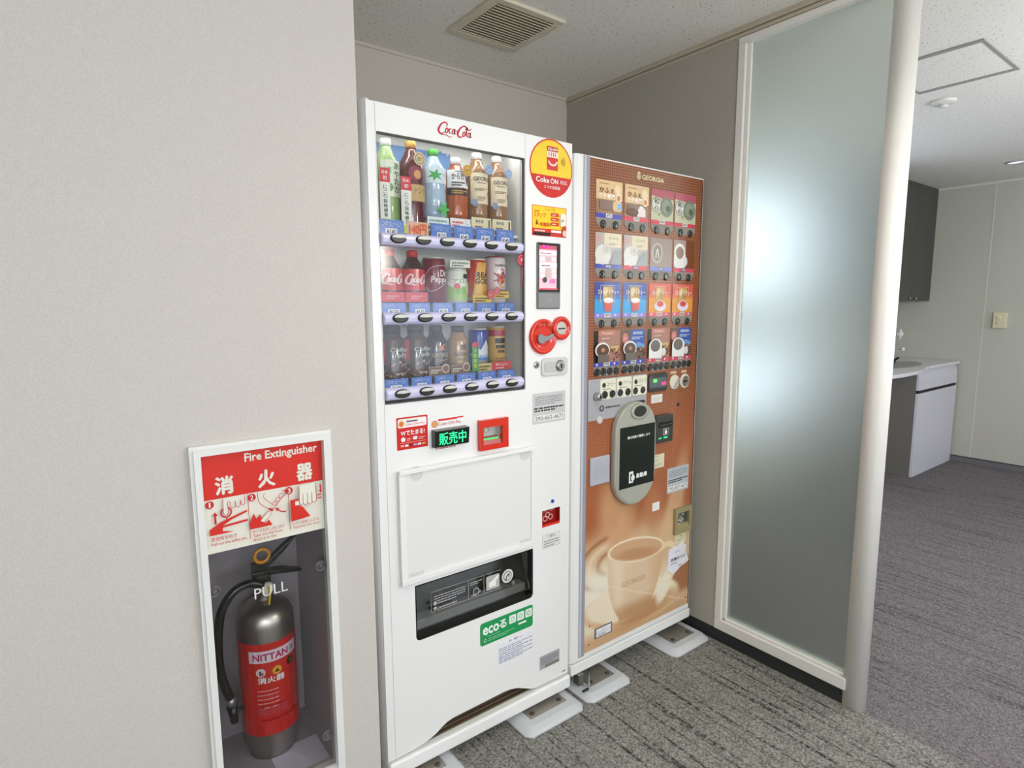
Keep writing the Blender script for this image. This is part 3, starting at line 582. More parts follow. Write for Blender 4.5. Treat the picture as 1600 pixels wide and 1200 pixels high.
def f_jelly(s):
    R = random.Random(5)
    for k in range(34): a = R.uniform(0, 3); x, y = R.uniform(.05, .85), R.uniform(.0, .42); s.poly([(x, y), (x + .1 * math.cos(a), y + .03), (x + .12 * math.cos(a) + .04, y + .07), (x + .03, y + .06)], R.choice(['c8b4a8', '8a7060', 'b49a8c', '5c463c']))
    s.t('Coffee', .3, .68, .45, .1, 'cfe0d8', .01, .2); s.t('Jelly', .35, .52, .4, .14, 'cfe0d8', .01, .2); s.r(.04, .45, .14, .5, 'd04a50')
def jelly(cx, lab): bottle('coffee_jelly_bottle', lab, 'bottle', LOWG, cx, 1.136, 1.287, .033, '54423a', '3c3230', [(.02, .78, None, f_jelly)], neck=.021, capr=.0225, caph=.022, shoulder=.14)
jelly(.705, 'brown coffee jelly bottle with black cap, leftmost on the bottom shelf'); jelly(.776, 'brown coffee jelly bottle with black cap, second on the bottom shelf')
def f_bg(c1, c2):
    def f(s): s.poly([(.4, .62), (.62, .62), (.58, .72), (.62, .82), (.5, .76), (.38, .8), (.44, .7)], c2); s.t('GEORGIA', .2, .42, .66, .12, c1, .02); s.n(.3, .3, .4, .06, 2, c1); s.n(.28, .12, .44, .08, 1, c1)
    return f
bottle('coffee_bottle_can', 'black aluminium coffee bottle, third on the bottom shelf', 'bottle', LOWG, .839, 1.150, 1.284, .0325, '23211f', '2a2624', [(.05, .75, None, f_bg('b49a68', 'c88060'))], neck=.018, capr=.019, caph=.018, shoulder=.25)
bottle('coffee_bottle_can', 'gold aluminium coffee bottle, fourth on the bottom shelf', 'bottle', LOWG, .911, 1.150, 1.281, .031, 'b08a50', '3a3028', [(.05, .75, None, f_bg('3c2a18', '5a3020'))], neck=.018, capr=.019, caph=.018, shoulder=.25)
def f_em(s): s.poly([(0, .35), (.25, .6), (.4, .5), (.62, .78), (.8, .55), (1, .65), (1, .35)], 'dce6f4'); s.r(0, 0, 1, .35, '3f86c8'); s.t('EMERALD', .3, .38, .5, .08, 'f0f4fa', .02); s.t('MOUNTAIN', .27, .28, .56, .08, 'f0f4fa', .02); s.n(.3, .12, .4, .1, 2, 'c8a048')
can('coffee_can', 'blue coffee can with white mountain picture, fifth on the bottom shelf', LOWG, .982, 1.150, 1.272, .0285, '3a4fa4', 'e8e4d4', f_em)
def f_wo(s): s.r(0, .82, 1, .18, 'a83848'); s.r(.28, .62, .45, .15, '2a2622'); s.r(.3, .48, .4, .1, '3a3228'); s.t('微糖', .35, .35, .3, .09, '5a3a20', .02); s.n(.28, .1, .45, .14, 2, '8a5a30')
can('coffee_can', 'gold and black coffee can, rightmost on the bottom shelf', LOWG, 1.047, 1.152, 1.277, .0285, 'd0a860', 'e0d8c8', f_wo)
# cards standing before the drinks (belong to the machine's display)
def card(x0, z0, x1, z1, base, fn=None, y=1.424, name='display_card'):
    s = Sheet(x0, z0, x1, z1, y, 'print', base=base, thick=.001)
    if fn: fn(s)
    return s.build(name, VM)
def txt2(c): return lambda s: (s.n(.08, .15, .84, .7, 2, c, 3, .6))
card(.798, 1.549, .864, 1.574, 'e8ecea', txt2('6aa0a8')); card(.869, 1.550, .935, 1.576, 'efeceb', lambda s: (s.n(.08, .15, .55, .65, 2, 'd0505a', 3), s.c(.84, .7, .12, 'b0b0b0'), s.c(.84, .7, .1, 'efeceb')))
for a in (.938, 1.010): card(a, 1.552, a + .067, 1.584, 'e6d9b4', lambda s: (s.t('地中海', .2, .5, .4, .32, '4a6a80', .02), s.n(.15, .15, .55, .2, 1, '6a5a48', 2), s.r(.85, .15, .08, .7, '5a5a48')))
def banner(s): s.r(0, .76, 1, .24, 'd8323a'); s.t('日本', .2, .90, .6, .06, 'f4e8e8', .03); s.t('初', .3, .80, .4, .07, 'f4e8e8', .03); s.r(.15, .12, .7, .64, 'f2f2ea'); s.vt('にごり旨味緑茶', .32, .16, .36, .56, '3a5a48'); s.r(.15, 0, .7, .14, 'c4d84a')
card(.659, 1.536, .687, 1.679, 'f2f2ea', banner, 1.412); card(.717, 1.523, .746, 1.665, 'f2f2ea', banner, 1.412)
def seal(x, z, r, c, c2): s = Sheet(x - r, z - r, x + r, z + r, 1.420, 'print', thick=.001); s.c(.5, .5, .5, c); s.ring(.5, .5, .36, .05, c2); s.n(.28, .35, .44, .3, 2, c2); s.build('round_seal', VM)
seal(.777, 1.716, .017, 'd8c8a0', '8a6a40'); seal(.924, 1.706, .015, 'e0b040', 'a87820'); seal(.997, 1.717, .013, '6f9cd2', 'dfe9f6'); seal(1.066, 1.715, .012, '6f9cd2', 'dfe9f6'); seal(.947, 1.623, .010, '6888a8', 'b0c0d0'); seal(1.017, 1.620, .010, '6888a8', 'b0c0d0')
s = Sheet(.822, 1.570, .866, 1.618, 1.416, 'print', thick=.001); s.poly([(.5 + (.5 if k % 2 == 0 else .2) * math.cos(k * pi / 6), .5 + (.5 if k % 2 == 0 else .2) * math.sin(k * pi / 6)) for k in range(12)], '44b858'); s.build('leaf_cutout', VM)
for a, e_ in ((.656, .725), (.727, .794)): card(a, 1.348, e_, 1.374, 'e0505a', lambda s: s.n(.25, .3, .5, .45, 2, 'f2b0b4'))
card(.868, 1.443, .934, 1.464, 'ecebe0', txt2('6a8a70'), 1.428); card(.940, 1.346, 1.004, 1.367, 'ecc860', txt2('4a3a20')); card(1.013, 1.360, 1.065, 1.379, 'ecc860', txt2('5a4628'), 1.422)
seal(1.000, 1.370, .013, 'd8404a', 'f4c8c8'); seal(1.022, 1.380, .011, 'd8404a', 'f4c8c8')
def coffee(s): s.r(.03, .1, .94, .8, '7a6050'); s.n(.08, .25, .5, .5, 2, 'e0d0c0'); s.c(.82, .72, .2, 'd8c4b4'); s.c(.82, .72, .15, '8a6450')
card(.792, 1.146, .857, 1.172, 'a08878', coffee); card(.862, 1.146, .925, 1.172, 'a08878', coffee)
card(.928, 1.151, .950, 1.230, '3f9a58', lambda s: (s.vt('冷却技術', .25, .1, .5, .75, 'd8e060'), s.e(.5, .97, .5, .1, 'd85060')), 1.415)
card(.952, 1.147, 1.001, 1.171, 'd8c488', txt2('5a4628'), 1.422); card(1.003, 1.149, 1.072, 1.173, 'd4484e', lambda s: (s.t('おいしい', .2, .5, .6, .32, 'f8f0f0', .03), s.n(.2, .15, .6, .2, 1, 'f8e0e0')), 1.423)
s = Sheet(1.078, 1.39, 1.118, 1.489, Y0 + .009, 'print', thick=.0005); s.r(.5, 0, .26, .7, 'b0283a'); s.vt('自動販売', .55, .04, .16, .55, 'e8c0c4'); s.c(.5, .82, .42, 'c22a3a'); s.ring(.5, .82, .33, .04, 'd8808a'); s.t('新', .36, .77, .28, .11, 'f0d8d8'); s.build('ribbon_sticker', VM)
# logo, round badge and stickers
s = Sheet(.816, 1.776, .922, 1.811, Y0, thick=.0003); script(s, 0, 0, 1, 1, 'c01c2e', .022); s.build('script_logo', VM)
RD2 = 'd02c28'
s = Sheet(1.120, 1.658, 1.289, 1.827, Y0, 'card', thick=.0005); s.c(.5, .5, .5, RD2); s.c(.5, .5, .475, 'f2cf2c')
s.e(.5, .5, .475, .475, RD2, 197, 343); s.poly([(.046, .37), (.954, .37), (.954, .355), (.046, .355)], RD2)
s.r(.39, .47, .255, .4, RD2); s.r(.39, .685, .255, .10, 'f2ece0'); 
for k in range(4): s.r(.425 + .05 * k, .70, .02, .07, RD2)
script(s, .41, .80, .22, .045, 'f2ece0', .008); s.line([(.42, .62), (.46, .57), (.52, .555), (.58, .57), (.62, .62)], .028, 'f2ece0')
for a in (.04, .075, .11): s.ring(.69, .64, a, .010, '8a3020', a0=-42, a1=42)
s.t('Coke', .13, .24, .30, .09, 'f6f0ea', .02); s.ring(.505, .282, .038, .014, 'f6f0ea', a0=120, a1=420); s.r(.498, .29, .014, .05, 'f6f0ea'); s.t('N', .56, .24, .075, .08, 'f6f0ea', .02); s.t('対応', .68, .245, .17, .07, 'f6f0ea', .01); s.t('スマホ自販機', .3, .14, .38, .06, 'f6f0ea', .01)
s.build('round_badge', VM)
s = Sheet(1.130, 1.544, 1.266, 1.632, Y0, 'card', base='d83a2a', thick=.0005); s.r(.015, .25, .97, .73, 'f4d030'); s.t('Coke ON', .36, .86, .3, .08, 'c07a20', 0); s.t('スタンプ', .05, .62, .34, .14, 'd84a20', .02); s.t('1本無料!', .18, .32, .34, .14, 'd84a20', .03); s.n(.06, .79, .2, .05, 1, 'd84a20')
for k in range(3): s.rr(.53, .68 - .155 * k, .23, .11, 'd83a2a'); s.n(.56, .71 - .155 * k, .16, .05, 1, 'f4e0d0', k)
s.poly([(.10, .36), (.14, .36), (.13, .5), (.11, .52)], '5a2010'); s.rr(.8, .35, .17, .45, 'f0ece0'); s.line([(.83, .5), (.86, .58), (.9, .55)], .02, '605a50'); s.c(.92, .3, .06, 'd83a2a')
s.n(.05, .14, .42, .08, 1, 'f4d8c8', 5); s.rr(.03, .02, .48, .09, '201a1a'); s.rr(.52, .13, .3, .08, 'f0ece6'); s.rr(.86, .03, .12, .2, 'e8c8c0'); s.build('sticker_poster', VM)
# touch display
b = MB(); b.box(1.147, 1.239, Y0 - .006, Y0 + .001, 1.327, 1.525, mat('reader_grey', '6d6e6e', .35)); rd = b.build('payment_reader', VM, bevel=.003)
s = Sheet(1.150, 1.378, 1.236, 1.523, Y0 - .006, 'card', base='2c2626', thick=.0006); s.r(.03, .05, .8, .9, '~d8a8b0'); s.r(.03, .87, .8, .08, '~b04a5a'); s.r(.03, .76, .8, .08, '~e6d8d8'); s.n(.06, .78, .72, .04, 1, '~8a4a58'); s.r(.03, .50, .8, .1, '~e6d8d8'); s.n(.1, .53, .6, .04, 1, '~4a3a40')
for j, zz in enumerate((.63, .40, .29)): s.r(.06, zz, .2, .08, '~e8dcdc'); s.r(.32, zz, .22, .1, '~b09a98'); s.r(.6, zz, .2, .08, '~e8dcdc')
s.c(.26, .25, .1, '~3a3638'); s.rr(.5, .18, .24, .09, '~e06aa0'); s.r(.03, .05, .8, .03, '~c84858'); s.c(.2, .92, .06, '*f02a80'); s.c(.37, .92, .05, '*f02a80'); s.build('screen', rd)
s = Sheet(1.152, 1.331, 1.237, 1.374, Y0 - .006, 'print', base='8c8c8c', thick=.0006); s.ring(.5, .5, .07, .012, 'b0b0b0'); s.build('card_area', rd)
# coin knob
b = MB(); b.lathe(1.172, Y0, 1.243, [(.054, -.002), (.054, .006), (.05, .010), (.045, .010), (.04, .003), (.03, .002)], RED, 40, 'y'); b.lathe(1.243, Y0, 1.267, [(.037, -.002), (.037, .010), (.033, .014), (.027, .014), (.021, .007), (.019, .006)], RED, 32, 'y'); kn = b.build('coin_slot_housing', VM)
b = MB(); b.prism([(1.146, 1.236), (1.151, 1.225), (1.166, 1.221), (1.176, 1.229), (1.19, 1.231), (1.211, 1.247), (1.205, 1.252), (1.185, 1.245), (1.17, 1.246), (1.158, 1.252), (1.148, 1.249)], Y0 - .012, Y0 - .003, mat('lever_grey', '8b8d92', .35)); b.build('return_lever', kn, bevel=.0015)
b = MB(); b.lathe(1.243, Y0 - .005, 1.267, [(.021, 0), (.021, .003), (.019, .004)], mat('slot_plate', 'c9c5b8', .3, metal=.5), 24, 'y'); b.box(1.228, 1.257, Y0 - .0102, Y0 - .008, 1.264, 1.268, DARK); b.build('coin_slot', kn)
s = Sheet(1.150, 1.275, 1.200, 1.285, Y0 - .0105, thick=.0002); s.t('おつり・返却', 0, 0, 1, 1, 'e8a898', 0); s.build('lettering', kn)
b = MB(); b.prism([(1.165 + (.012 if a in (0, 3) else 0), 0) for a in range(0)] or [(1.177, 1.1205), (1.262, 1.1205), (1.270, 1.124), (1.273, 1.133), (1.273, 1.165), (1.270, 1.173), (1.262, 1.177), (1.177, 1.177), (1.168, 1.173), (1.165, 1.165), (1.165, 1.133), (1.168, 1.124)], Y0 - .006, Y0 + .001, mat('lock_plate', 'cfd0ce', .35)); lk = b.build('lock_plate', VM, bevel=.002)
b = MB(); b.prism([(1.18, 1.133), (1.225, 1.133), (1.225, 1.165), (1.18, 1.165), (1.174, 1.16), (1.174, 1.138)], Y0 - .0075, Y0 - .005, mat('lock_recess', 'bfc0be', .4)); b.build('handle', lk, bevel=.001)
b = MB(); b.lathe(1.238, Y0 - .004, 1.150, [(.019, 0), (.019, .004), (.015, .005), (.015, .009), (.012, .010)], CHROME, 24, 'y'); b.box(1.2365, 1.2395, Y0 - .0155, Y0 - .0138, 1.143, 1.157, DARK); b.build('lock', lk)
b = MB(); b.lathe(1.147, Y0, 1.158, [(.011, -.001), (.011, .003), (.008, .005)], CHROME, 20, 'y'); b.box(1.146, 1.148, Y0 - .0062, Y0 - .0048, 1.153, 1.163, DARK); b.build('key_lock', VM)
def info(x0, z0, x1, z1, base, parent, y, nm, big=None, seed=1):
    s = Sheet(x0, z0, x1, z1, y, base=base, thick=.0004); s.n(.08, .62, .84, .3, 5, '6a6a6a', seed, .35); s.n(.05, .4, .9, .16, 2, '2a2a2a', seed + 1, .6)
    if big: s.r(.04, .07, .92, .2, 'e4e4e0'); s.t(big, .08, .1, .84, .14, '5a5a5a', 0)
    else: s.n(.08, .08, .7, .24, 3, '6a6a6a', seed + 2, .4)
    return s.build(nm, parent)
info(1.132, .973, 1.267, 1.069, 'c9cac8', VM, Y0, 'information_label', '290-662-4671')
s = Sheet(.675, .961, .767, 1.048, Y0, 'card', base=RD2, thick=.0005); s.rr(.04, .68, .92, .27, 'f4eeec', .2); s.c(.15, .8, .09, 'e09a50'); s.c(.15, .8, .05, 'e86a30'); s.t('Coke ON Pay', .28, .72, .62, .08, 'd05050', 0); s.n(.32, .84, .5, .06, 1, '5a4a4a', 4, .8); s.t('Wでたまる!', .12, .44, .76, .15, 'f8f0ee', .03); s.c(.19, .32, .07, 'f0e8e6'); s.rr(.5, .28, .14, .1, 'f0e8e6'); s.n(.3, .27, .15, .09, 2, 'e8a8a0'); s.n(.68, .27, .22, .09, 2, 'e8a8a0'); s.r(.08, .21, .84, .01, 'f0c0b8')
for k, c_ in enumerate(('e8b0a0', 'f0ece8', '802020', 'c8a0c0', 'e8e4f0', 'e0a060')): s.rr(.1 + .135 * k, .1, .11, .06, c_)
s.build('payment_poster', VM)
# selling display
b = MB(); b.prism([(Y0 + .001, .954), (Y0 - .018, .956), (Y0 - .022, 1.002), (Y0 + .001, 1.004)], .778, .888, mat('display_black', '0e1c14', .2, coat=.5), 'x'); dp = b.build('sold_status_display', VM, bevel=.0015)
s = Sheet(.790, .962, .876, .996, Y0 - .0215, thick=.0005); s.t('販売中', 0, 0, 1, 1, '*28f08a', .0); s.build('lit_lettering', dp)
s = Sheet(.779, 1.004, .881, 1.032, Y0, 'card', base='f2f0ee', thick=.0005); s.r(.2, .75, .6, .2, 'd83a32'); s.r(.8, .83, .2, .15, 'd83a32'); s.c(.09, .5, .08, 'e0a060'); s.ring(.09, .5, .085, .015, 'd05050'); s.t('Coke ON Pay', .2, .2, .72, .42, 'c86a60', 0); s.build('payment_sticker', VM)
s = Sheet(.790, .944, .884, .953, Y0, thick=.0004); s.n(0, .3, 1, .6, 1, 'a86a62', 8, .8); s.build('small_lettering', VM)
# bill slot
b = MB(); b.plate(.929, 1.030, .923, 1.012, Y0 - .014, Y0 + .001, [BH], RED); bl = b.build('bill_slot_frame', VM, bevel=.004)
b = MB(); b.open_box(BH[0], BH[1], Y0 + .0005, Y0 + .022, BH[2], BH[3], mat('slot_white', 'c9c5c2', .4)); b.keep = True; b.build('slot_interior', bl)
b = MB(); b.prism([(Y0 - .008, .938), (Y0 + .02, .9385), (Y0 + .02, .956), (Y0 - .004, .950)], BH[0] + .001, BH[1] - .001, mat('slot_tongue', 'b86a68', .4), 'x'); b.build('slot_tongue', bl)
for k in range(4): b = MB(); b.box(.945 + .015 * k, .956 + .015 * k, Y0 - .002, Y0 + .002, .951, .954, ink('20e060', 'glow')); b.build('indicator_light', bl)
s = Sheet(.958, .965, .988, .985, Y0 + .021, thick=.0004); s.e(.5, .5, .4, .45, 'a8a6a4'); s.e(.5, .5, .15, .35, 'd8d6d4'); s.build('note_symbol', bl)
# advert panel
b = MB(); b.box(.672, 1.126, Y0 - .010, Y0 + .001, .597, .905, WHITE2); pn = b.build('advert_panel', VM, bevel=.003)
b = MB(); b.box(.672, 1.134, Y0 - .018, Y0 - .0095, .897, .909, WHITE); b.box(.672, 1.128, Y0 - .016, Y0 - .0095, .590, .606, WHITE); b.box(.672, .69, Y0 - .013, Y0 - .0095, .606, .897, WHITE); b.box(1.118, 1.126, Y0 - .013, Y0 - .0095, .606, .897, WHITE); b.build('panel_frame', pn, bevel=.002)
PEEL = mat('tape_mark', 'd4d4cf', .35)
b = MB(); b.lathe(.725, Y0 - .01, .893, [(.02, 0), (.02, .0006)], PEEL, 20, 'y'); b.lathe(1.095, Y0 - .01, .89, [(.02, 0), (.02, .0006)], PEEL, 20, 'y'); b.box(.695, .74, Y0 - .0105, Y0 - .0098, .608, .618, PEEL); b.box(1.075, 1.112, Y0 - .0105, Y0 - .0098, .608, .618, PEEL); b.build('tape_mark', pn)
# pick-up opening
b = MB(); b.open_box(PK[0], PK[1], Y0 + .02, 1.56, PK[2], PK[3], mat('chute_grey', '6c6c64', .45)); b.keep = True; b.build('pickup_chute', VM)
b = MB(); b.plate(PK[0], PK[1], PK[2], PK[3], Y0 + .001, Y0 + .022, [(PK[0] + .004, PK[1] - .006, PK[2] + .016, PK[3] - .004)], BLACK); b.build('pickup_surround', VM)
b = MB()
for cx_, sx_ in ((PK[0], 1), (PK[1], -1)): b.prism([(cx_, PK[2]), (cx_ + sx_ * .012, PK[2]), (cx_ + sx_ * .0045, PK[2] + .0035), (cx_, PK[2] + .012)], Y0, Y0 + .012, WHITE)
b.build('corner_fillet', VM)
b = MB(); b.prism([(Y0 + .006, .436), (Y0 + .010, .436), (Y0 + .06, .572), (Y0 + .056, .572)], PK[0] + .006, PK[1] - .008, SMOKED, 'x'); b.build('pickup_flap', VM)
b = MB(); b.box(PK[0] + .005, PK[1] - .008, Y0 + .03, Y0 + .07, .425, .452, mat('chute_lip', '8f8c84', .4)); b.build('chute_lip', VM, bevel=.003)
for x in (.79, 1.06): b = MB(); b.lathe(x, Y0 + .012, .478, [(.008, 0), (.008, .006), (.004, .01)], mat('flap_stop', '6c6a64', .3), 14, 'y'); b.build('flap_stop', VM)
s = Sheet(.770, .476, 1.06, .535, Y0 + .008, thick=.0003)
G = 'b4b4ae'; s.line([(0, 0), (0, 1), (.84, 1), (.84, 0), (0, 0)], .004, G, False); s.line([(.43, 0), (.43, 1)], .004, G, False); s.line([(.62, 0), (.62, 1)], .004, G, False)
s.n(.03, .35, .36, .5, 4, G, 2, .35); s.c(.04, .4, .018, G); s.c(.04, .15, .018, G); s.n(.08, .1, .3, .1, 1, G, 6, .6); s.n(.45, .7, .15, .2, 2, G, 4, .4); s.ring(.52, .3, .035, .008, G); s.line([(.46, .15), (.52, .12), (.58, .28)], .008, G); s.rr(.645, .12, .17, .75, G, .1); s.poly([(.68, .25), (.77, .25), (.77, .5), (.81, .75), (.79, .8), (.73, .6), (.68, .5)], 'ecece6')
s.c(.92, .55, .075, 'd8d8d2'); s.c(.92, .55, .055, '5a5a55'); s.c(.92, .55, .045, 'd8d8d2'); s.line([(.9, .35), (.91, .55), (.94, .65), (.935, .5)], .015, '5a5a55'); s.build('flap_lettering', VM)
# coin return cup
b = MB(); b.open_box(CRH[0], CRH[1], Y0 + .001, Y0 + .018, CRH[2], CRH[3], mat('coin_cup_red', '9c1c18', .35)); b.keep = True; cc = b.build('coin_return', VM)
b = MB(); b.prism([(Y0 + .001, CRH[2] + .0005), (Y0 + .017, CRH[2] + .0005), (Y0 + .017, CRH[2] + .003), (Y0 + .001, CRH[2] + .009)], CRH[0] + .0008, CRH[1] - .0008, RED, 'x'); b.build('cup_lip', cc)
s = Sheet(1.180, .644, 1.236, .682, Y0 + .0165, thick=.0004); s.t('おつり・返却', 0, .8, 1, .2, 'e8b8b0', 0)
for a, z_ in ((.5, .52), (.32, .25), (.72, .3)): s.ring(a, z_, .15, .045, 'e8c0b8')
s.build('coin_symbol', cc)
b = MB(); b.lathe(1.215, Y0, .713, [(.006, -.001), (.006, .003), (.004, .0045)], mat('blue_button', '2348b8', .3), 18, 'y'); b.build('reset_button', VM)
s = Sheet(1.173, .561, 1.249, .606, Y0, base='e4e4e0', thick=.0004); s.line([(.01, .02), (.01, .98), (.99, .98), (.99, .02), (.01, .02)], .012, '8a8a86', False); s.t('ご案内', .3, .72, .4, .2, '5a5a56', 0); s.n(.08, .1, .84, .55, 3, '8a8a86', 3, .4); s.build('notice_label', VM)
GR = '1f9a55'
s = Sheet(.929, .315, 1.133, .388, Y0, 'card', thick=.0008); s.rr(0, 0, 1, 1, GR, .12); s.t('eco', .05, .45, .29, .32, 'f2f8f2', .04); s.t('る', .35, .47, .13, .36, 'f2f8f2', .04)
for k in range(3): s.rr(.53 + .155 * k, .5, .135, .38, 'e4f0e4', .15); s.ring(.5975 + .155 * k, .69, .03, .01, '6ab890' if k < 2 else GR)
s.rr(.7, .32, .16, .08, 'f2f8f2', .4); s.n(.14, .16, .5, .16, 2, 'a0d4b4', 4, .35); s.ring(.08, .22, .022, .006, 'e4f0e4'); s.n(.12, .36, .34, .04, 1, 'a0d4b4'); s.build('eco_sticker', VM)
s = Sheet(.995, .226, 1.133, .302, Y0, base='ececf0', thick=.0004); s.t('お 願 い', .3, .86, .4, .11, '50506a', 0); 
for k in range(4): s.n(.02, .62 - .17 * k, .96, .16, 2, '6a6a88', 20 + k, .35)
s.build('request_label', VM)
s = Sheet(1.163, .145, 1.249, .192, Y0, base='a8a8a8', thick=.0006); s.n(.05, .35, .9, .55, 4, '6a6a70', 9, .4); s.r(.25, .04, .72, .22, '7c7f72'); s.build('rating_plate', VM)
s = Sheet(1.262, .100, 1.283, .104, Y0, thick=.0004); s.n(0, 0, 1, 1, 1, '8a8a86', 2, 1); s.build('small_print', VM)
def foot(x, y, parent, ztop):
    b = MB(); b.lathe(x, y, .026, [(.022, 0), (.022, .006), (.008, .010), (.008, ztop - .026)], mat('foot_steel', '8a8a84', .35, metal=.8), 16); b.build('levelling_foot', parent)
for x in (.67, 1.235):
    for y in (1.47, 2.05): foot(x, y, VM, .086)

# ------------------------------------------------------------------ cup drinks vending machine
GX0, GX1, GZT = 1.2965, 1.961, 1.803
CM = thing('vending_machine', (1.63, 1.75, .067), 'brown cup coffee vending machine with rows of drink cards, right of the white one', 'vending machine')
b = MB(); b.box(GX0, GX1, Y0 + .045, 2.08, .108, GZT - .004, WHITE); b.build('body', CM, bevel=.003)
b = MB(); b.prism([(GX0, Y0 + .045), (GX0 + .001, Y0 + .02), (GX0 + .006, Y0 + .006), (GX0 + .016, Y0), (GX1 - .006, Y0), (GX1, Y0 + .006), (GX1, Y0 + .045)], .108, GZT, WHITE, 'z'); b.build('door', CM, bevel=.002)
b = MB(); b.box(GX0 + .004, GX1, Y0 - .004, Y0 + .06, .067, .104, WHITE); b.build('kick_panel', CM, bevel=.003)
b = MB(); b.box(GX0 + .02, GX1 - .01, Y0 + .03, Y0 + .04, .10, .11, DARK); b.build('lower_gap', CM)
b = MB(); b.box(1.336, 1.345, Y0 - .006, Y0 + .001, .122, 1.800, mat('grip_light', 'c4c6cc', .35)); b.box(1.345, 1.362, Y0 - .004, Y0 + .001, .122, 1.800, mat('grip_grey', '9a9ca8', .35)); b.build('grip_strip', CM, bevel=.002)
PX0, PX1, PZ0, PZ1 = 1.3625, 1.944, .130, 1.797
# the printed front: colours of the picture stored per point of a fine mesh
import numpy as np
nx, nz = 170, 470
xs = np.linspace(PX0, PX1, nx); zs = np.linspace(PZ0, PZ1, nz); XX, ZZ = np.meshgrid(xs, zs)
def c3(h): return np.array([int(h[i:i + 2], 16) / 255 for i in (0, 2, 4)])
def sm(v, a, b): t_ = np.clip((v - a) / (b - a), 0, 1); return t_ * t_ * (3 - 2 * t_)
img = np.zeros((nz, nx, 3)) + c3('783a1a')
img = img * (1 - sm(-ZZ, -1.15, -.8)[..., None]) + c3('9c5430') * sm(-ZZ, -1.15, -.8)[..., None]
dots = np.ones((nz, nx))
def put(mask, col, ndot=0.0):
    global img, dots
    m_ = np.clip(mask, 0, 1); img = img * (1 - m_[..., None]) + c3(col) * m_[..., None]; dots = dots * (1 - m_ * (1 - ndot))
def ell(cx, cz, rx, rz, soft=.15, ang=0.0):
    dx, dz = XX - cx, ZZ - cz; u_ = dx * math.cos(ang) + dz * math.sin(ang); v_ = -dx * math.sin(ang) + dz * math.cos(ang)
    return 1 - sm(np.sqrt((u_ / rx) ** 2 + (v_ / rz) ** 2), 1 - soft, 1 + soft)
wob = .03 * np.sin(XX * 30) + .02 * np.sin(XX * 55 + 1)
put(sm(-ZZ, -.60 + wob * .4, -.48), 'd6b48c', .25)                    # haze round the cup
put(ell(1.50, .60, .07, .13, .5, .2) * .75, 'd8ac80', .3); put(ell(1.56, .55, .05, .12, .5, -.3) * .7, 'd0a074', .4); put(ell(1.72, .56, .05, .10, .5, .2) * .5, 'c48c60', .5)
put(ell(1.83, .52, .05, .26, .4, -.25) * .75, 'd8b48a', .3)
put(sm(-ZZ - .10 * sm(XX, 1.55, 1.94), -.47, -.36) * (1 - sm(XX, 1.42, 1.75)), 'ede3cd', 0)
put(sm(-ZZ, -.40, -.30), 'e4cfae', 0)
for k, r_ in enumerate((.05, .085, .12)): 
    d_ = np.sqrt(((XX - 1.49) / 1.3) ** 2 + ((ZZ - .43) / .8) ** 2); put(np.exp(-((d_ - r_) / .010) ** 2) * (1 - sm(XX, 1.455, 1.485)) * (.75 if k != 1 else .5), '9a6038' if k != 1 else 'f2e6d0', 0)
put(ell(1.44, .30, .10, .12, .6) * .9, 'f2ead6', 0)
put(sm(XX, 1.80, 1.86) * (1 - sm(ZZ, .30, .36)) * sm(ZZ, .17, .22) * .85, '9c5c34', .8)
put(sm(-ZZ, -.205, -.15), 'cfa67c', .3)
# saucer
put(ell(1.62, .235, .27, .085, .05, -.12), 'dcb88e', .1); put(ell(1.62, .25, .255, .075, .08, -.12), 'f0e2c6', 0)
put(ell(1.70, .19, .16, .035, .5, .1) * .8, 'b87c4c', .5)
# cup body
bot = .20; tt = np.clip((.443 - ZZ) / (.443 - bot), 0, 1); hw = .154 * (1 - .05 * tt - .42 * tt ** 3); cxm = 1.628 - .01 * tt
body = (1 - sm(np.abs(XX - cxm), hw - .004, hw + .002)) * (ZZ < .45) * (ZZ > bot - .01)
put(body, 'e0c4a2', 0); put(body * np.exp(-((XX - 1.53) / .035) ** 2) * .6, 'f2dfc2', 0); put(body * sm(XX, 1.66, 1.78) * .55, 'cfa070', 0); put(body * sm(-ZZ, -.27, -.21) * .6, 'b07848', .4)
put(ell(1.628, .443, .157, .047, .03, -.15), 'f4e4c8', 0); put(ell(1.628, .443, .146, .040, .05, -.15), 'd2a880', 0); put(ell(1.63, .425, .11, .022, .5, -.15) * .6, 'b88258', .4)
# handle
d_ = np.sqrt(((XX - 1.80) / .065) ** 2 + ((ZZ - .345) / .075) ** 2); put((np.abs(d_ - 1) < .16) * (XX > 1.775) * 1.0, 'ecd2aa', 0)
# spoon of light across the saucer, steam
dl = np.abs(ZZ - (.375 - (XX - 1.40) * .42)); put(np.exp(-(dl / .003) ** 2) * (XX > 1.40) * .55, 'f4e2cc', 0)
put(ell(1.79, .25, .035, .07, .3, -.5) * .9, 'f2e8d0', 0)
me = bpy.data.meshes.new('front_panel')
off = Vector(CM.location)
V_ = np.stack([XX.ravel() - off.x, np.full(nx * nz, Y0 - .003 - off.y), ZZ.ravel() - off.z], 1)
I_ = np.arange(nx * nz).reshape(nz, nx); F_ = np.stack([I_[:-1, :-1].ravel(), I_[:-1, 1:].ravel(), I_[1:, 1:].ravel(), I_[1:, :-1].ravel()], 1)
ring_ = [0, nx - 1, nx * nz - 1, nx * (nz - 1)]; V_ = np.concatenate([V_, V_[ring_] + np.array([0, .004, 0])]); nb = nx * nz
Fl = F_.tolist() + [list(I_[0, :][::-1]) + [nb, nb + 1], list(I_[-1, :]) + [nb + 2, nb + 3], list(I_[:, 0]) + [nb + 3, nb], list(I_[:, -1][::-1]) + [nb + 1, nb + 2]]
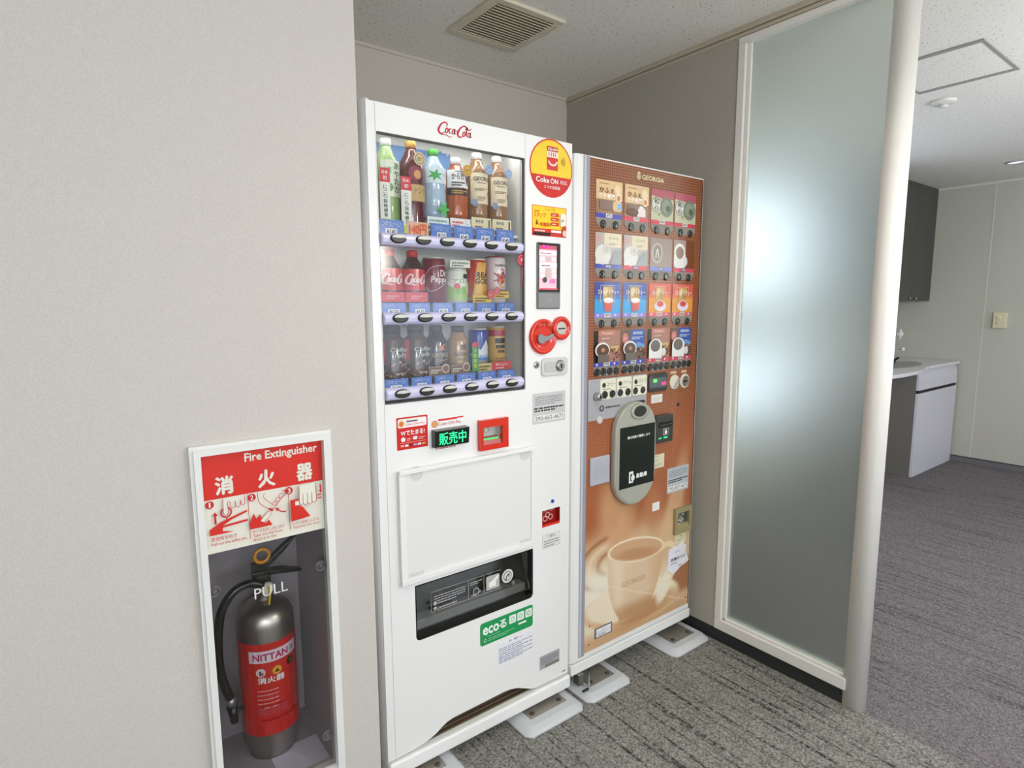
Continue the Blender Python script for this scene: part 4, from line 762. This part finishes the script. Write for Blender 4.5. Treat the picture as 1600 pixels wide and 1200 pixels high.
me.from_pydata(V_.tolist(), [], Fl)
at = me.color_attributes.new('print', 'FLOAT_COLOR', 'POINT')
li = np.where(img <= .04045, img / 12.92, ((img + .055) / 1.055) ** 2.4)
cols = np.ones((nb + 4, 4)); cols[:nb, :3] = li.reshape(-1, 3); cols[:nb, 3] = dots.ravel(); cols[nb:, :3] = .05
at.data.foreach_set('color', cols.ravel().astype(np.float32))
fp = bpy.data.objects.new('front_panel', me); C.objects.link(fp); fp.parent = CM
m = bpy.data.materials.new('printed_front'); m.use_nodes = True; nt, bs = nodes(m); L = nt.links.new
an = nt.nodes.new('ShaderNodeAttribute'); an.attribute_name = 'print'; tc = nt.nodes.new('ShaderNodeTexCoord'); sx = nt.nodes.new('ShaderNodeSeparateXYZ'); L(tc.outputs['Object'], sx.inputs[0])
def mth(op, a, b_=None):
    n_ = nt.nodes.new('ShaderNodeMath'); n_.operation = op
    for i_, v_ in enumerate((a, b_)):
        if v_ is None: continue
        if isinstance(v_, (int, float)): n_.inputs[i_].default_value = v_
        else: L(v_, n_.inputs[i_])
    return n_.outputs[0]
P_ = 2 * pi / .0092
dd = mth('MULTIPLY', mth('ADD', mth('MULTIPLY', mth('SINE', mth('MULTIPLY', sx.outputs[0], P_)), .5), .5), mth('ADD', mth('MULTIPLY', mth('SINE', mth('MULTIPLY', sx.outputs[2], P_)), .5), .5))
dd = mth('MULTIPLY', dd, an.outputs['Alpha'])
mx = nt.nodes.new('ShaderNodeMixRGB'); mx.inputs[2].default_value = (*lin('d8986a'), 1); L(mth('MULTIPLY', dd, .55), mx.inputs[0]); L(an.outputs['Color'], mx.inputs[1]); L(mx.outputs[0], bs.inputs['Base Color'])
bs.inputs['Roughness'].default_value = .35; bs.inputs['Coat Weight'].default_value = .5; bs.inputs['Coat Roughness'].default_value = .12
me.materials.append(m)
b = MB(); b.box(PX1, PX1 + .003, Y0 - .004, Y0 + .001, PZ0, PZ1, DARK); b.build('panel_gasket', CM)
s = Sheet(1.578, 1.756, 1.722, 1.784, Y0 - .003, thick=.0004); s.t('GEORGIA', .2, .12, .8, .56, 'e8dab4', .025); s.e(.08, .35, .07, .35, 'c8b890'); s.rr(.03, .35, .1, .6, 'd0c098', .3); s.r(.05, .5, .06, .05, '8c4a26'); s.n(.4, .75, .15, .12, 1, 'b0a070'); s.build('brand_lettering', CM)
s = Sheet(1.55, .315, 1.68, .335, Y0 - .003, thick=.0004); s.t('GEORGIA', 0, 0, 1, 1, 'c09a70', 0); s.build('cup_lettering', CM)
cx_ = [(1.389, 1.511), (1.523, 1.643), (1.657, 1.776), (1.786, 1.907)]
YC = Y0 - .003
def art_latte(s, cold):
    s.r(0, 0, 1, 1, '9a7a60'); s.r(0, .42, 1, .58, 'e0be90'); s.n(.12, .88, .5, .04, 1, '8a6a40'); s.t('かふぇ', .12, .62, .55, .16, '7a5030', .05); s.t('ラテ専門', .1, .45, .6, .15, 'f4ead8', .05); s.c(.8, .75, .13, 'ecd2a8'); s.c(.84, .5, .12, 'f0dcc0'); s.c(.84, .5, .07, 'c88858'); s.r(.12, .12, .52, .26, '8a7468')
    if cold: s.rr(.62, .08, .34, .32, 'dcbc8c'); s.rr(.8, .14, .16, .2, '8ab0dc')
    else: s.poly([(.5, .02), (.5, .18), (.6, .35), (.7, .38), (.85, .25), (.85, .02)], 'e6dcda'); s.e(.3, .15, .25, .12, '6a4838')
def art_wa(s):
    s.r(0, 0, 1, 1, 'c4c4a4'); s.poly([(0, 1), (1, 1), (1, .72), (.6, .7), (.4, .74), (0, .78)], 'b45a68'); s.c(.22, .5, .21, '303a38'); s.c(.22, .5, .195, 'd8d8cc'); s.t('和', .12, .52, .2, .18, '2a3030', .02); s.t('心', .12, .32, .2, .16, '2a3030', .02); s.c(.68, .45, .28, '7c8474'); s.c(.66, .47, .19, '8f9784'); s.c(.74, .4, .1, '5e6a50'); s.n(.3, .15, .1, .1, 2, '6a6a50')
def art_white(s):
    s.r(0, 0, 1, 1, 'b6b0aa'); s.r(.33, .55, .67, .45, 'e0d4b8'); s.t('GEORGIA', .5, .8, .4, .08, 'a89878', 0); s.n(.52, .62, .32, .08, 2, 'b0a080'); s.e(.12, .8, .09, .13, 'd0a09c'); s.e(.28, .3, .3, .32, 'dedad4'); s.e(.42, .48, .16, .16, 'c4beb8'); s.ring(.42, .48, .1, .02, 'e8e4de'); s.poly([(.5, 0), (.75, .45), (1, .52), (1, 0)], '9a9c9e'); s.r(0, 0, .5, .12, 'dedad4')
def art_black_cup(s): s.r(0, 0, 1, 1, '9a857c'); s.e(.32, .48, .26, .36, 'b4a8a0'); s.e(.32, .48, .18, .28, '8c7a70'); s.line([(.25, .3), (.32, .62), (.4, .3)], .04, 'd8d2cc')
def art_cup(s): s.r(0, 0, .58, 1, 'a8948c'); s.r(.58, 0, .42, 1, '7a4424'); s.rr(.02, 0, .56, .6, 'e6e4e0', .3); s.e(.28, .6, .26, .28, 'ecebe8'); s.e(.29, .55, .19, .22, '9c7f70'); s.e(.58, .25, .08, .16, 'dad8dc')
def art_tea(hot):
    def f(s):
        if hot: s.r(0, 0, 1, 1, 'd85a4a'); s.r(0, 0, 1, .55, 'e0963c'); s.poly([(0, .5), (1, .5), (1, .62), (0, .62)], 'dc7440')
        else: s.r(0, 0, 1, 1, '35489c'); s.r(0, 0, 1, .48, '3fa0dc'); s.poly([(0, .45), (1, .45), (1, .58), (0, .58)], '3a70c0')
        s.line([(.22, .35), (.22, .9), (.76, .9), (.76, .35)], .02, 'd8d0b0', False); s.r(.3, .42, .38, .44, 'c8a468'); s.e(.42, .7, .1, .14, 'e0c890'); s.e(.55, .6, .1, .14, 'b08850')
        s.t('ストレートティー', .1, .6, .82, .16, 'f4f0e8', .02)
        if hot: s.e(.5, .22, .27, .18, 'e4dcec'); s.e(.5, .30, .2, .13, 'ecc8c8'); s.e(.5, .3, .15, .1, 'c84848')
        else: s.poly([(.32, .4), (.7, .4), (.64, .06), (.38, .06)], 'cc5a50'); s.e(.51, .42, .19, .09, 'f0e6e0'); s.line([(.1, .35), (.2, .45)], .04, '7a90a8')
    return f
def art_blend(blue, hot):
    def f(s):
        s.r(0, 0, 1, 1, '6a5448' if blue else 'a87a6a')
        if blue: s.r(.36, .38, .6, .62, '3c58a4'); s.poly([(.36, .38), (.96, .38), (.96, .5), (.7, .58), (.36, .48)], '6a9ac8'); s.t('GEORGIA', .45, .84, .42, .09, 'dfe6f4', .02); s.n(.4, .68, .5, .1, 2, 'b8c8e8'); s.e(.13, .72, .13, .17, 'c88078'); s.n(.07, .68, .1, .1, 2, 'e8b8b0')
        else: s.r(0, 0, .16, 1, '2a211c'); s.rr(.16, .84, .66, .16, 'c08070'); s.t('Premium', .3, .88, .4, .08, 'ecd8d0', .01, .2); s.n(.28, .74, .44, .04, 1, 'e4d0c8'); s.poly([(.6, .5), (.98, .5), (.9, .34), (.7, .34)], 'c8a870'); s.n(.6, .05, .35, .3, 6, 'c08070', 3, .4)
        R_ = random.Random(2)
        for k in range(20): s.c(.5 + R_.random() * .48, R_.random() * .4, .03, R_.choice(['8a5a48', '4a2e22', 'b07860']))
        if hot: s.e(.3, .40, .3, .26, 'e8e6e2'); s.r(0, 0, .6, .38, 'e4e2de'); s.e(.29, .42, .22, .2, '6e6862'); s.e(.68, .2, .1, .14, 'd8d6d2')
        else: s.e(.28, .4, .28, .24, 'e6e2de'); s.e(.29, .38, .24, .2, '5c443a'); s.e(.3, .40, .08, .07, 'b47a60'); s.r(.1, 0, .42, .25, '6a625c')
    return f
arts = [[(lambda s: art_latte(s, True)), (lambda s: art_latte(s, False)), art_wa, art_wa], [art_white, art_white, art_black_cup, art_cup], [art_tea(0), art_tea(0), art_tea(1), art_tea(1)], [art_blend(0, 0), art_blend(1, 0), art_blend(0, 1), art_blend(1, 1)]]
rz = [(1.618, 1.736), (1.457, 1.571), (1.297, 1.413), (1.134, 1.254)]
BL, RE = '4a4cae', 'd04458'; bars = [[BL, RE, RE, RE], [BL, RE, '7a80cc', RE], ['8f86d8', '8f86d8', 'd86070', 'd86070'], [BL, BL, RE, RE]]
PR = [['¥70', '¥70', '¥70', '¥70'], ['¥100', '¥100', '¥70', '¥70'], ['¥70'] * 4, ['¥100'] * 4]
TRAY = mat('button_tray', '8b857c', .4)
bz = [1.598, 1.438, 1.277, 1.1165]
BTN = mat('round_black_button', '0c0c0b', .12, coat=1)
for r_ in range(4):
    for k in range(4):
        xa, xb = cx_[k]; za, zb_ = rz[r_]
        s = Sheet(xa, za + .014, xb, zb_, YC, 'card', thick=.0008); arts[r_][k](s); s.build('drink_card', CM)
        s = Sheet(xa, za, xb, za + .0155, YC, 'card', base=bars[r_][k], thick=.0009); s.rr(.38, .12, .24, .76, 'e0dcd4' if r_ != 1 else '48406a', .1); s.t(PR[r_][k], .41, .25, .18, .5, '2a2830' if r_ != 1 else 'e8e4f0', .02)
        if r_ > 1: s.c(.12, .5, .035, 'dcd8e8'); s.c(.8, .5, .035, 'dcd8e8')
        s.build('price_bar', CM)
        b = MB(); zt_ = za; zl = bz[r_] - .004 if r_ < 3 else bz[r_] - .010
        b.prism([(xa, zt_), (xa, zl + .012), (xa + .014, zl - .004), (xb - .014, zl - .004), (xb, zl + .012), (xb, zt_)], YC - .0012, YC, TRAY); b.build('button_tray', CM)
bxs = [[1.422, 1.480, 1.555, 1.613, 1.688, 1.746, 1.821, 1.876]] * 3 + [[1.404, 1.434, 1.465, 1.496, 1.538, 1.569, 1.600, 1.631, 1.672, 1.703, 1.733, 1.765, 1.803, 1.835, 1.866, 1.895]]
def rbutton(x, z, parent, r=.0135):
    b = MB(); b.lathe(x, YC, z, [(r, 0), (r, .003), (r * .82, .0055), (r * .75, .0045), (r * .55, .0045), (r * .2, .0052)], BTN, 20, 'y'); return b.build('select_button', parent)
proto = rbutton(bxs[0][0], bz[0], CM)
for r_ in range(4):
    for j, x in enumerate(bxs[r_]):
        if r_ == 0 and j == 0: continue
        o = proto.copy(); C.objects.link(o); o.parent = CM; o.location = (x - bxs[0][0], 0, bz[r_] - bz[0])
# control panel
s = Sheet(1.3655, .955, 1.656, 1.094, YC, 'print', base='a9a9ac', thick=.0014)
for k, (t1, ic) in enumerate((('コーヒー', 0), ('クリーム', 1), ('さとう', 2))):
    x = .19 + .27 * k; s.rr(x, .48, .262, .50, 'e4e2cc', .1); s.t(t1, x + .11, .80, .14, .1, '4a463a', 0); s.e(x + .06, .83, .03, .06, '3a352a'); s.n(x + .04, .72, .19, .025, 1, '6a6658'); s.n(x + .03, .61, .08, .06, 1, '7a7668', 3, .8); s.n(x + .15, .61, .08, .06, 1, '7a7668', 4, .8)
s.ring(.21, .28, .03, .012, '3a3a3a'); s.n(.27, .27, .36, .05, 1, '4a4a4a', 7, .7); s.rr(.66, .26, .3, .08, '34322f', .5); s.n(.7, .28, .22, .04, 1, 'd8d6d0', 2, .9); cp = s.build('strength_panel', CM)
for x in (1.442, 1.479, 1.517, 1.556, 1.594, 1.633):
    o = proto.copy(); C.objects.link(o); o.parent = CM; o.location = (x - bxs[0][0], -.001, 1.038 - bz[0])
b = MB(); b.lathe(1.402, YC, 1.036, [(.014, 0), (.014, .012), (.011, .022), (.008, .023)], CHROME, 20, 'y'); b.box(1.4005, 1.4035, YC - .0245, YC - .0225, 1.031, 1.041, DARK); b.build('door_lock', CM)
b = MB(); b.prism([(1.670, 1.026), (1.760, 1.026), (1.768, 1.034), (1.768, 1.084), (1.760, 1.092), (1.670, 1.092), (1.662, 1.084), (1.662, 1.034)], YC - .006, YC, mat('display_bezel', '3a3b39', .35)); d2 = b.build('credit_display', CM, bevel=.002)
s = Sheet(1.668, 1.040, 1.762, 1.077, YC - .006, 'card', base='5a6068', thick=.0006); s.rr(.2, .55, .2, .3, '*50e040', .2); s.t('売切', .68, .2, .28, .28, '*f03070', .05); s.build('screen', d2)
COINP = mat('coin_cream', 'd8d2bc', .35)
for x, k in ((1.813, 0), (1.874, 1)):
    b = MB(); b.lathe(x, YC, 1.051, [(.028, 0), (.028, .003), (.024, .005)], COINP, 28, 'y'); o = b.build('coin_return_knob' if not k else 'coin_slot', CM)
    b = MB()
    if k == 0: b.prism([(x - .012, 1.032), (x - .003, 1.034), (x + .02, 1.062), (x + .014, 1.067)], YC - .014, YC - .005, CHROME)
    else: b.lathe(x, YC - .004, 1.051, [(.02, 0), (.02, .004), (.012, .002)], CHROME, 24, 'y'); b.box(x - .012, x + .012, YC - .009, YC - .007, 1.048, 1.053, DARK)
    b.build('lever' if not k else 'slot', o, bevel=.001)
s = Sheet(1.79, 1.083, 1.905, 1.093, YC, thick=.0004); s.n(0, 0, .42, 1, 1, 'e0c8a8', 3, 1); s.n(.55, 0, .4, 1, 1, 'e0c8a8', 4, 1); s.build('small_lettering', CM)
s = Sheet(1.685, .983, 1.747, 1.013, YC, base='e4e2dc', thick=.0006); s.n(.1, .15, .8, .7, 3, 'c4c0b8', 2, .4); s.build('white_label', CM)
b = MB(); b.lathe(1.842, YC, .963, [(.007, 0), (.007, .0008)], DARK, 16, 'y'); b.build('round_hole', CM)
b = MB(); b.lathe(1.419, YC, .954, [(.013, 0), (.013, .004), (.010, .006)], mat('white_button', 'cfcdc9', .35), 20, 'y'); b.build('round_button', CM)
# oval cup door
def oval(x0, x1, z0, z1, n=14):
    r = (x1 - x0) / 2; c0 = (x0 + x1) / 2
    return [(c0 + r * math.cos(pi * k / n), z1 - r + r * math.sin(pi * k / n)) for k in range(n + 1)] + [(c0 - r * math.cos(pi * k / n), z0 + r - r * math.sin(pi * k / n)) for k in range(n + 1)]
OV = mat('oval_door_grey', 'a9a99c', .35)
b = MB(); b.prism(oval(1.475, 1.687, .632, 1.003)[::-1], YC - .026, YC, OV, smooth=True); od = b.build('cup_door', CM, bevel=.006, weld=True, seg=3)
b = MB(); b.prism(oval(1.482, 1.680, .640, .996)[::-1], YC - .028, YC - .025, OV); b.build('door_face', od, bevel=.002)
s = Sheet(1.493, .702, 1.675, .920, YC - .028, 'card', base='141a16', thick=.0014); s.t('扉は自動で開閉します', .2, .80, .65, .045, 'e4e4e0', .03); s.t('自動扉', .48, .13, .3, .075, 'f0f0ec', .05); s.r(.26, .07, .12, .19, 'f0f0ec'); s.r(.30, .10, .05, .12, '141a16'); s.e(.37, .15, .05, .05, 'f0f0ec'); s.build('dark_glass', od)
b = MB(); b.lathe(1.590, YC - .027, .970, [(.046, 0), (.046, .005), (.04, .007), (.03, .004)], OV, 28, 'y')
for v_ in b.bm.verts: v_.co.z = .970 + (v_.co.z - .970) * .62
b.build('sensor_ring', od)
b = MB(); b.lathe(1.590, YC - .031, .970, [(.031, 0), (.031, .003), (.028, .004)], mat('sensor_dark', '34352f', .3), 28, 'y')
for v_ in b.bm.verts: v_.co.z = .970 + (v_.co.z - .970) * .62
b.build('sensor_window', od)
# bill reader
b = MB(); b.box(1.690, 1.789, YC - .022, YC, .834, .937, mat('reader_dark', '3c3d38', .35)); br = b.build('bill_reader', CM, bevel=.004)
b = MB(); b.box(1.704, 1.782, YC - .0235, YC - .021, .893, .912, DARK); b.box(1.708, 1.778, YC - .026, YC - .0225, .900, .903, mat('slot_edge', '55564f', .3)); b.build('note_slot', br)
s = Sheet(1.728, .862, 1.762, .888, YC - .0222, thick=.0004); s.line([(.1, .1), (.1, .9), (.9, .9), (.9, .1), (.1, .1)], .06, 'e4e6e0', False); s.e(.5, .45, .2, .3, 'f0f0ea'); s.poly([(.35, .5), (.5, .85), (.65, .5)], 'f0f0ea'); s.build('note_symbol', br)
s = Sheet(1.706, .850, 1.766, .858, YC - .0222, thick=.0004); s.line([(0, .6), (.08, .2), (.16, .6), (.24, .4)], .05, '*20e070'); s.n(.45, .1, .5, .7, 1, '*20e070', 3, 1); s.build('lit_marks', br)
b = MB(); b.box(1.3745, 1.468, YC - .008, YC, .731, .829, mat('plate_lilac_grey', 'b4b5be', .4)); bp_ = b.build('blank_cover', CM, bevel=.005, seg=3)
s = Sheet(1.385, .755, 1.455, .795, YC - .008, thick=.0003)
for k in range(4): s.r(0, .1 + .25 * k, 1, .035, '9c9da8')
s.build('cover_lines', bp_)
s = Sheet(1.686, .734, 1.768, .786, YC, base='dcd8b8', thick=.0006); s.t('お知らせ', .35, .8, .3, .12, '7a765c', 0); s.n(.2, .5, .5, .14, 2, '8a866c', 3, .4); s.n(.1, .12, .75, .24, 3, '8a866c', 5, .35); s.build('notice_label', CM)
info(1.791, .621, 1.921, .7195, 'b9c0c6', CM, YC, 'information_label', '190-457-4671', 31)
s = Sheet(1.708, .570, 1.748, .602, YC, base='eceae6', thick=.0006); s.n(.15, .3, .7, .4, 2, 'dedcd8', 2, .3); s.build('white_label', CM)
CBF = mat('coin_cup_olive', '9a9068', .4)
b = MB(); b.plate(1.834, 1.937, .449, .553, YC - .012, YC, [(1.851, 1.922, .471, .533)], CBF); cr2 = b.build('coin_return', CM, bevel=.004)
b = MB(); b.box(1.851, 1.922, YC - .0012, YC, .471, .533, mat('cup_well_dark', '4a4a40', .5)); b.prism([(YC - .012, .471), (YC, .471), (YC, .486)], 1.851, 1.922, CBF, 'x'); b.build('cup_well', cr2)
s = Sheet(1.853, .480, 1.905, .530, YC - .0012, thick=.0004); s.t('おつり・返却', .05, .72, .85, .14, 'e6e4d8', .02)
for a, z_ in ((.5, .5), (.3, .25), (.66, .35)): s.ring(a, z_, .14, .05, 'e6e4d8')
s.build('coin_symbol', cr2)
s = Sheet(1.848, .401, 1.918, .442, YC, base='dcd6b0', thick=.0006); s.line([(.02, .03), (.02, .97), (.98, .97), (.98, .03), (.02, .03)], .012, '8a8668', False); s.t('注意', .4, .7, .2, .16, '6a6648', 0); s.n(.2, .35, .6, .2, 2, '8a8668', 5, .35); s.build('caution_label', CM)
b = MB(); b.keep = True; PAP = mat('torn_paper', 'e6e4ec', .6)
b.prism([(1.812, .385), (1.818, .392), (1.86, .395), (1.905, .41), (1.907, .392), (1.922, .388), (1.918, .36), (1.926, .345), (1.941, .318), (1.918, .31), (1.89, .305), (1.865, .292), (1.842, .283), (1.828, .295), (1.808, .31)][::-1], YC - .0016, YC, PAP); tp = b.build('torn_notice', CM)
s = Sheet(1.815, .30, 1.925, .39, YC - .0016, thick=.0003); s.t('故障中です', .1, .42, .82, .16, '4a4a60', .02); s.n(.1, .3, .5, .05, 1, '8a8aa0', 3, .8); s.n(.5, .12, .35, .05, 1, '8a8aa0', 5, .8); s.n(.3, .8, .4, .05, 1, 'b0a0b8', 5, .8); s.build('lettering', tp)
b = MB(); b.box(1.412, 1.500, YC - .002, YC, .165, .204, mat('holder_grey', '6a6c78', .4)); hd = b.build('licence_holder', CM, bevel=.001)
s = Sheet(1.419, .170, 1.493, .200, YC - .002, base='e8e8e6', thick=.0006); s.r(0, .5, 1, .03, '5a5c68'); s.n(.1, .12, .75, .26, 1, 'b0b4b8', 3, .8); s.n(.4, .65, .2, .15, 1, 'c0c4c8', 3, .8); s.build('licence_card', hd)
for x, z in ((1.384, .155), (1.387, .225), (1.93, .16)): b = MB(); b.lathe(x, YC, z, [(.003, 0), (.003, .0012)], mat('panel_rivet', '7a4a2a', .4), 10, 'y'); b.build('rivet', CM)
for x in (1.335, 1.905):
    for y in (1.45, 2.02): foot(x, y, CM, .109)
b = MB(); b.tube([(1.915, 1.445, .055), (1.93, 1.42, .045), (1.95, 1.41, .05), (1.955, 1.42, .06)], .003, BLACK, 8); b.build('anchor_hook', CM)
b = MB(); b.box(1.325, 1.35, 1.375, 1.40, .03, .067, mat('clamp_steel', '8c8c84', .3, metal=.9)); b.tube([(1.34, 1.38, .03), (1.345, 1.345, .034), (1.40, 1.40, .064)], .0022, CHROME, 8); b.box(1.318, 1.345, 1.345, 1.352, .0255, .03, BLACK); b.build('anchor_clamp', CM)

# ------------------------------------------------------------------ anchor pads on the carpet
PADW = mat('pad_grey_plastic', 'c6c9cb', .45); PLATE = mat('pad_metal', '9a958c', .4, metal=.5, vary=.08, bscale=40)
def pad(x0, x1, y0, y1, label):
    t = thing('anchor_pad', ((x0 + x1) / 2, (y0 + y1) / 2, 0), label, 'anchor pad', 'anchor pads under the vending machines'); q = .018; i = .048
    def ringp(d, c=.02): return [(x0 + d + c, y0 + d), (x1 - d - c, y0 + d), (x1 - d, y0 + d + c), (x1 - d, y1), (x0 + d, y1), (x0 + d, y0 + d + c)]
    b = MB(); A = ringp(0); B_ = ringp(.006); T = ringp(.022, .012)
    lv = [[b.bm.verts.new((p[0], p[1], z)) for p in P] for P, z in ((A, .0), (A, .006), (B_, .011), (T, .024))]
    mi = b.mi(PADW)
    for a in range(3):
        for k in range(6): f = b.bm.faces.new([lv[a][k], lv[a][(k + 1) % 6], lv[a + 1][(k + 1) % 6], lv[a + 1][k]]); f.smooth = True
    b.bm.faces.new(lv[0][::-1]); b.bm.faces.new(lv[3]); b.build('cover', t, bevel=.002)
    b = MB(); b.box(x0 + i, x1 - i, y0 + i, y1 - .02, .0242, .0252, PLATE); b.build('metal_plate', t)
    for x in (x0 + i + .02, x1 - i - .02): b = MB(); b.lathe(x, y0 + i + .018, .0252, [(.008, 0), (.008, .002), (.004, .003)], mat('rusty_bolt', '5a5048', .5, metal=.5), 12); b.build('bolt', t)
pad(1.046, 1.296, 1.304, 1.56, 'grey anchor pad under the right front foot of the white machine')
pad(1.312, 1.530, 1.306, 1.56, 'grey anchor pad under the left front foot of the brown machine')
pad(1.757, 1.986, 1.298, 1.56, 'grey anchor pad under the right front foot of the brown machine, by the partition')
pad(.612, .83, 1.304, 1.56, 'grey anchor pad under the left front foot of the white machine')

# ------------------------------------------------------------------ kitchenette in the far room
CABW = mat('cabinet_laminate', 'd6d5de', .4); CABG = mat('cabinet_side_grey', '77736b', .5); TOPW = mat('worktop_white', 'e4e3e8', .25, coat=.4)
kc = thing('base_cabinet', (5.6, 2.0, 0), 'white base cabinet with grey side under the sink worktop', 'cabinet')
b = MB(); b.box(5.17, 6.005, 1.712, YK - .002, .0, .832, CABG); b.build('body', kc)
b = MB(); b.box(5.172, 6.005, 1.692, 1.712, .0, .655, CABW); b.build('door', kc, bevel=.002)
b = MB(); b.prism([(1.692, .68), (1.694, .755), (1.708, .832), (1.712, .832), (1.712, .68)], 5.172, 6.005, CABW, 'x'); b.build('apron', kc)
b = MB(); b.box(5.18, 6.0, 1.700, 1.712, .655, .68, DARK); b.build('finger_gap', kc)
wt = thing('worktop', (5.2, 2.0, .834), 'white washroom worktop with curved front edge and sunken basin', 'worktop')
b = MB(); pts = [(3.9, YK), (3.9, 1.75), (4.1, 1.67), (4.35, 1.62), (4.6, 1.60), (4.85, 1.605), (5.05, 1.632), (5.2, 1.668), (5.35, 1.686), (6.02, 1.686), (6.02, YK)]
b.prism(pts, .834, .860, TOPW, 'z'); b.build('top', wt, bevel=.006)
b = MB(); b.box(3.9, 6.02, YK - .02, YK, .86, .90, TOPW); b.build('backsplash', wt, bevel=.003)
b = MB(); b.lathe(5.2, 1.93, .8605, [(.30, 0), (.28, .001)], mat('basin_grey', '9c9aa0', .3), 36)
for v_ in b.bm.verts: v_.co.y = 1.93 + (v_.co.y - 1.93) * .62; v_.co.x = 5.2 + (v_.co.x - 5.2) * 1.5
b.build('basin', wt)
def tapo(x, yt, z, label, cross):
    t = thing('wall_tap', (x, YK, z), label, 'tap', None); TW = mat('tap_white', 'eeeeee', .2)
    b = MB(); b.tube([(x, YK, z), (x, yt + .03, z)], .010 if cross else .006, TW if cross else CHROME, 12); b.lathe(x, YK - .0, z, [(.028, 0), (.026, .012)], CHROME, 16, 'y'); b.build('pipe', t)
    b = MB()
    if cross:
        b.lathe(x, yt + .035, z, [(.012, 0), (.024, .01), (.024, .028), (.010, .036)], TW, 16, 'y'); b.tube([(x, yt + .02, z - .042), (x, yt + .02, z + .042)], .009, TW, 8); b.tube([(x - .042, yt + .02, z), (x + .042, yt + .02, z)], .009, TW, 8)
        b.build('cross_handle', t)
    else: b.lathe(x, yt + .03, z, [(.016, 0), (.018, .008), (.014, .02)], TW, 14, 'y'); b.build('knob', t)
tapo(5.55, 1.965, 1.090, 'white cross-handled tap above the basin, the upper of the two', True)
tapo(5.55, 1.935, .965, 'thin chrome tap lever with white end just above the basin', False)
b = MB(); b.box(5.38, 5.44, 1.96, 2.0, .8625, .885, BLACK); b.tube([(5.41, 1.96, .885), (5.41, 1.93, .905)], .008, BLACK); tag(b.build('drain_lever', bevel=.003), 'small black fitting at the back of the basin', 'plug')
wc = thing('wall_cabinet', (5.5, 2.1, 1.364), 'dark grey wall cabinet hanging up to the ceiling above the sink', 'cabinet')
WCM = mat('wall_cabinet_grey', '4e4f48', .5, vary=.03, bscale=120)
b = MB(); b.box(4.6, XR - .002, 1.97, YK - .002, 1.364, 2.300, WCM); b.build('body', wc)
for xa, xb in ((4.6, 5.118), (5.122, 5.618), (5.622, XR - .002)):
    b = MB(); b.box(xa, xb, 1.952, 1.97, 1.364, 2.300, WCM); d_ = b.build('door', wc, bevel=.001)
    xk = xb - .055 if xa < 5.6 else xa + .06
    b = MB(); b.lathe(xk, 1.952, 1.383, [(.005, 0), (.005, .008), (.008, .012), (.008, .018), (.004, .02)], CHROME, 12, 'y'); b.build('knob', d_)
sk = thing('wall_switch', (XR, 1.445, 1.142), 'cream wall plate with two round knobs on the far right wall', 'wall switch')
CRM = mat('cream_plastic', 'e6dfbe', .4)
b = MB(); b.box(XR - .03, XR, 1.402, 1.490, 1.142, 1.268, CRM); b.build('plate', sk, bevel=.004)
for z in (1.228, 1.182): b = MB(); b.lathe(XR - .03, 1.452, z, [(.013, 0), (.013, -.008), (.009, -.010)], CRM, 16, 'x'); b.build('knob', sk)
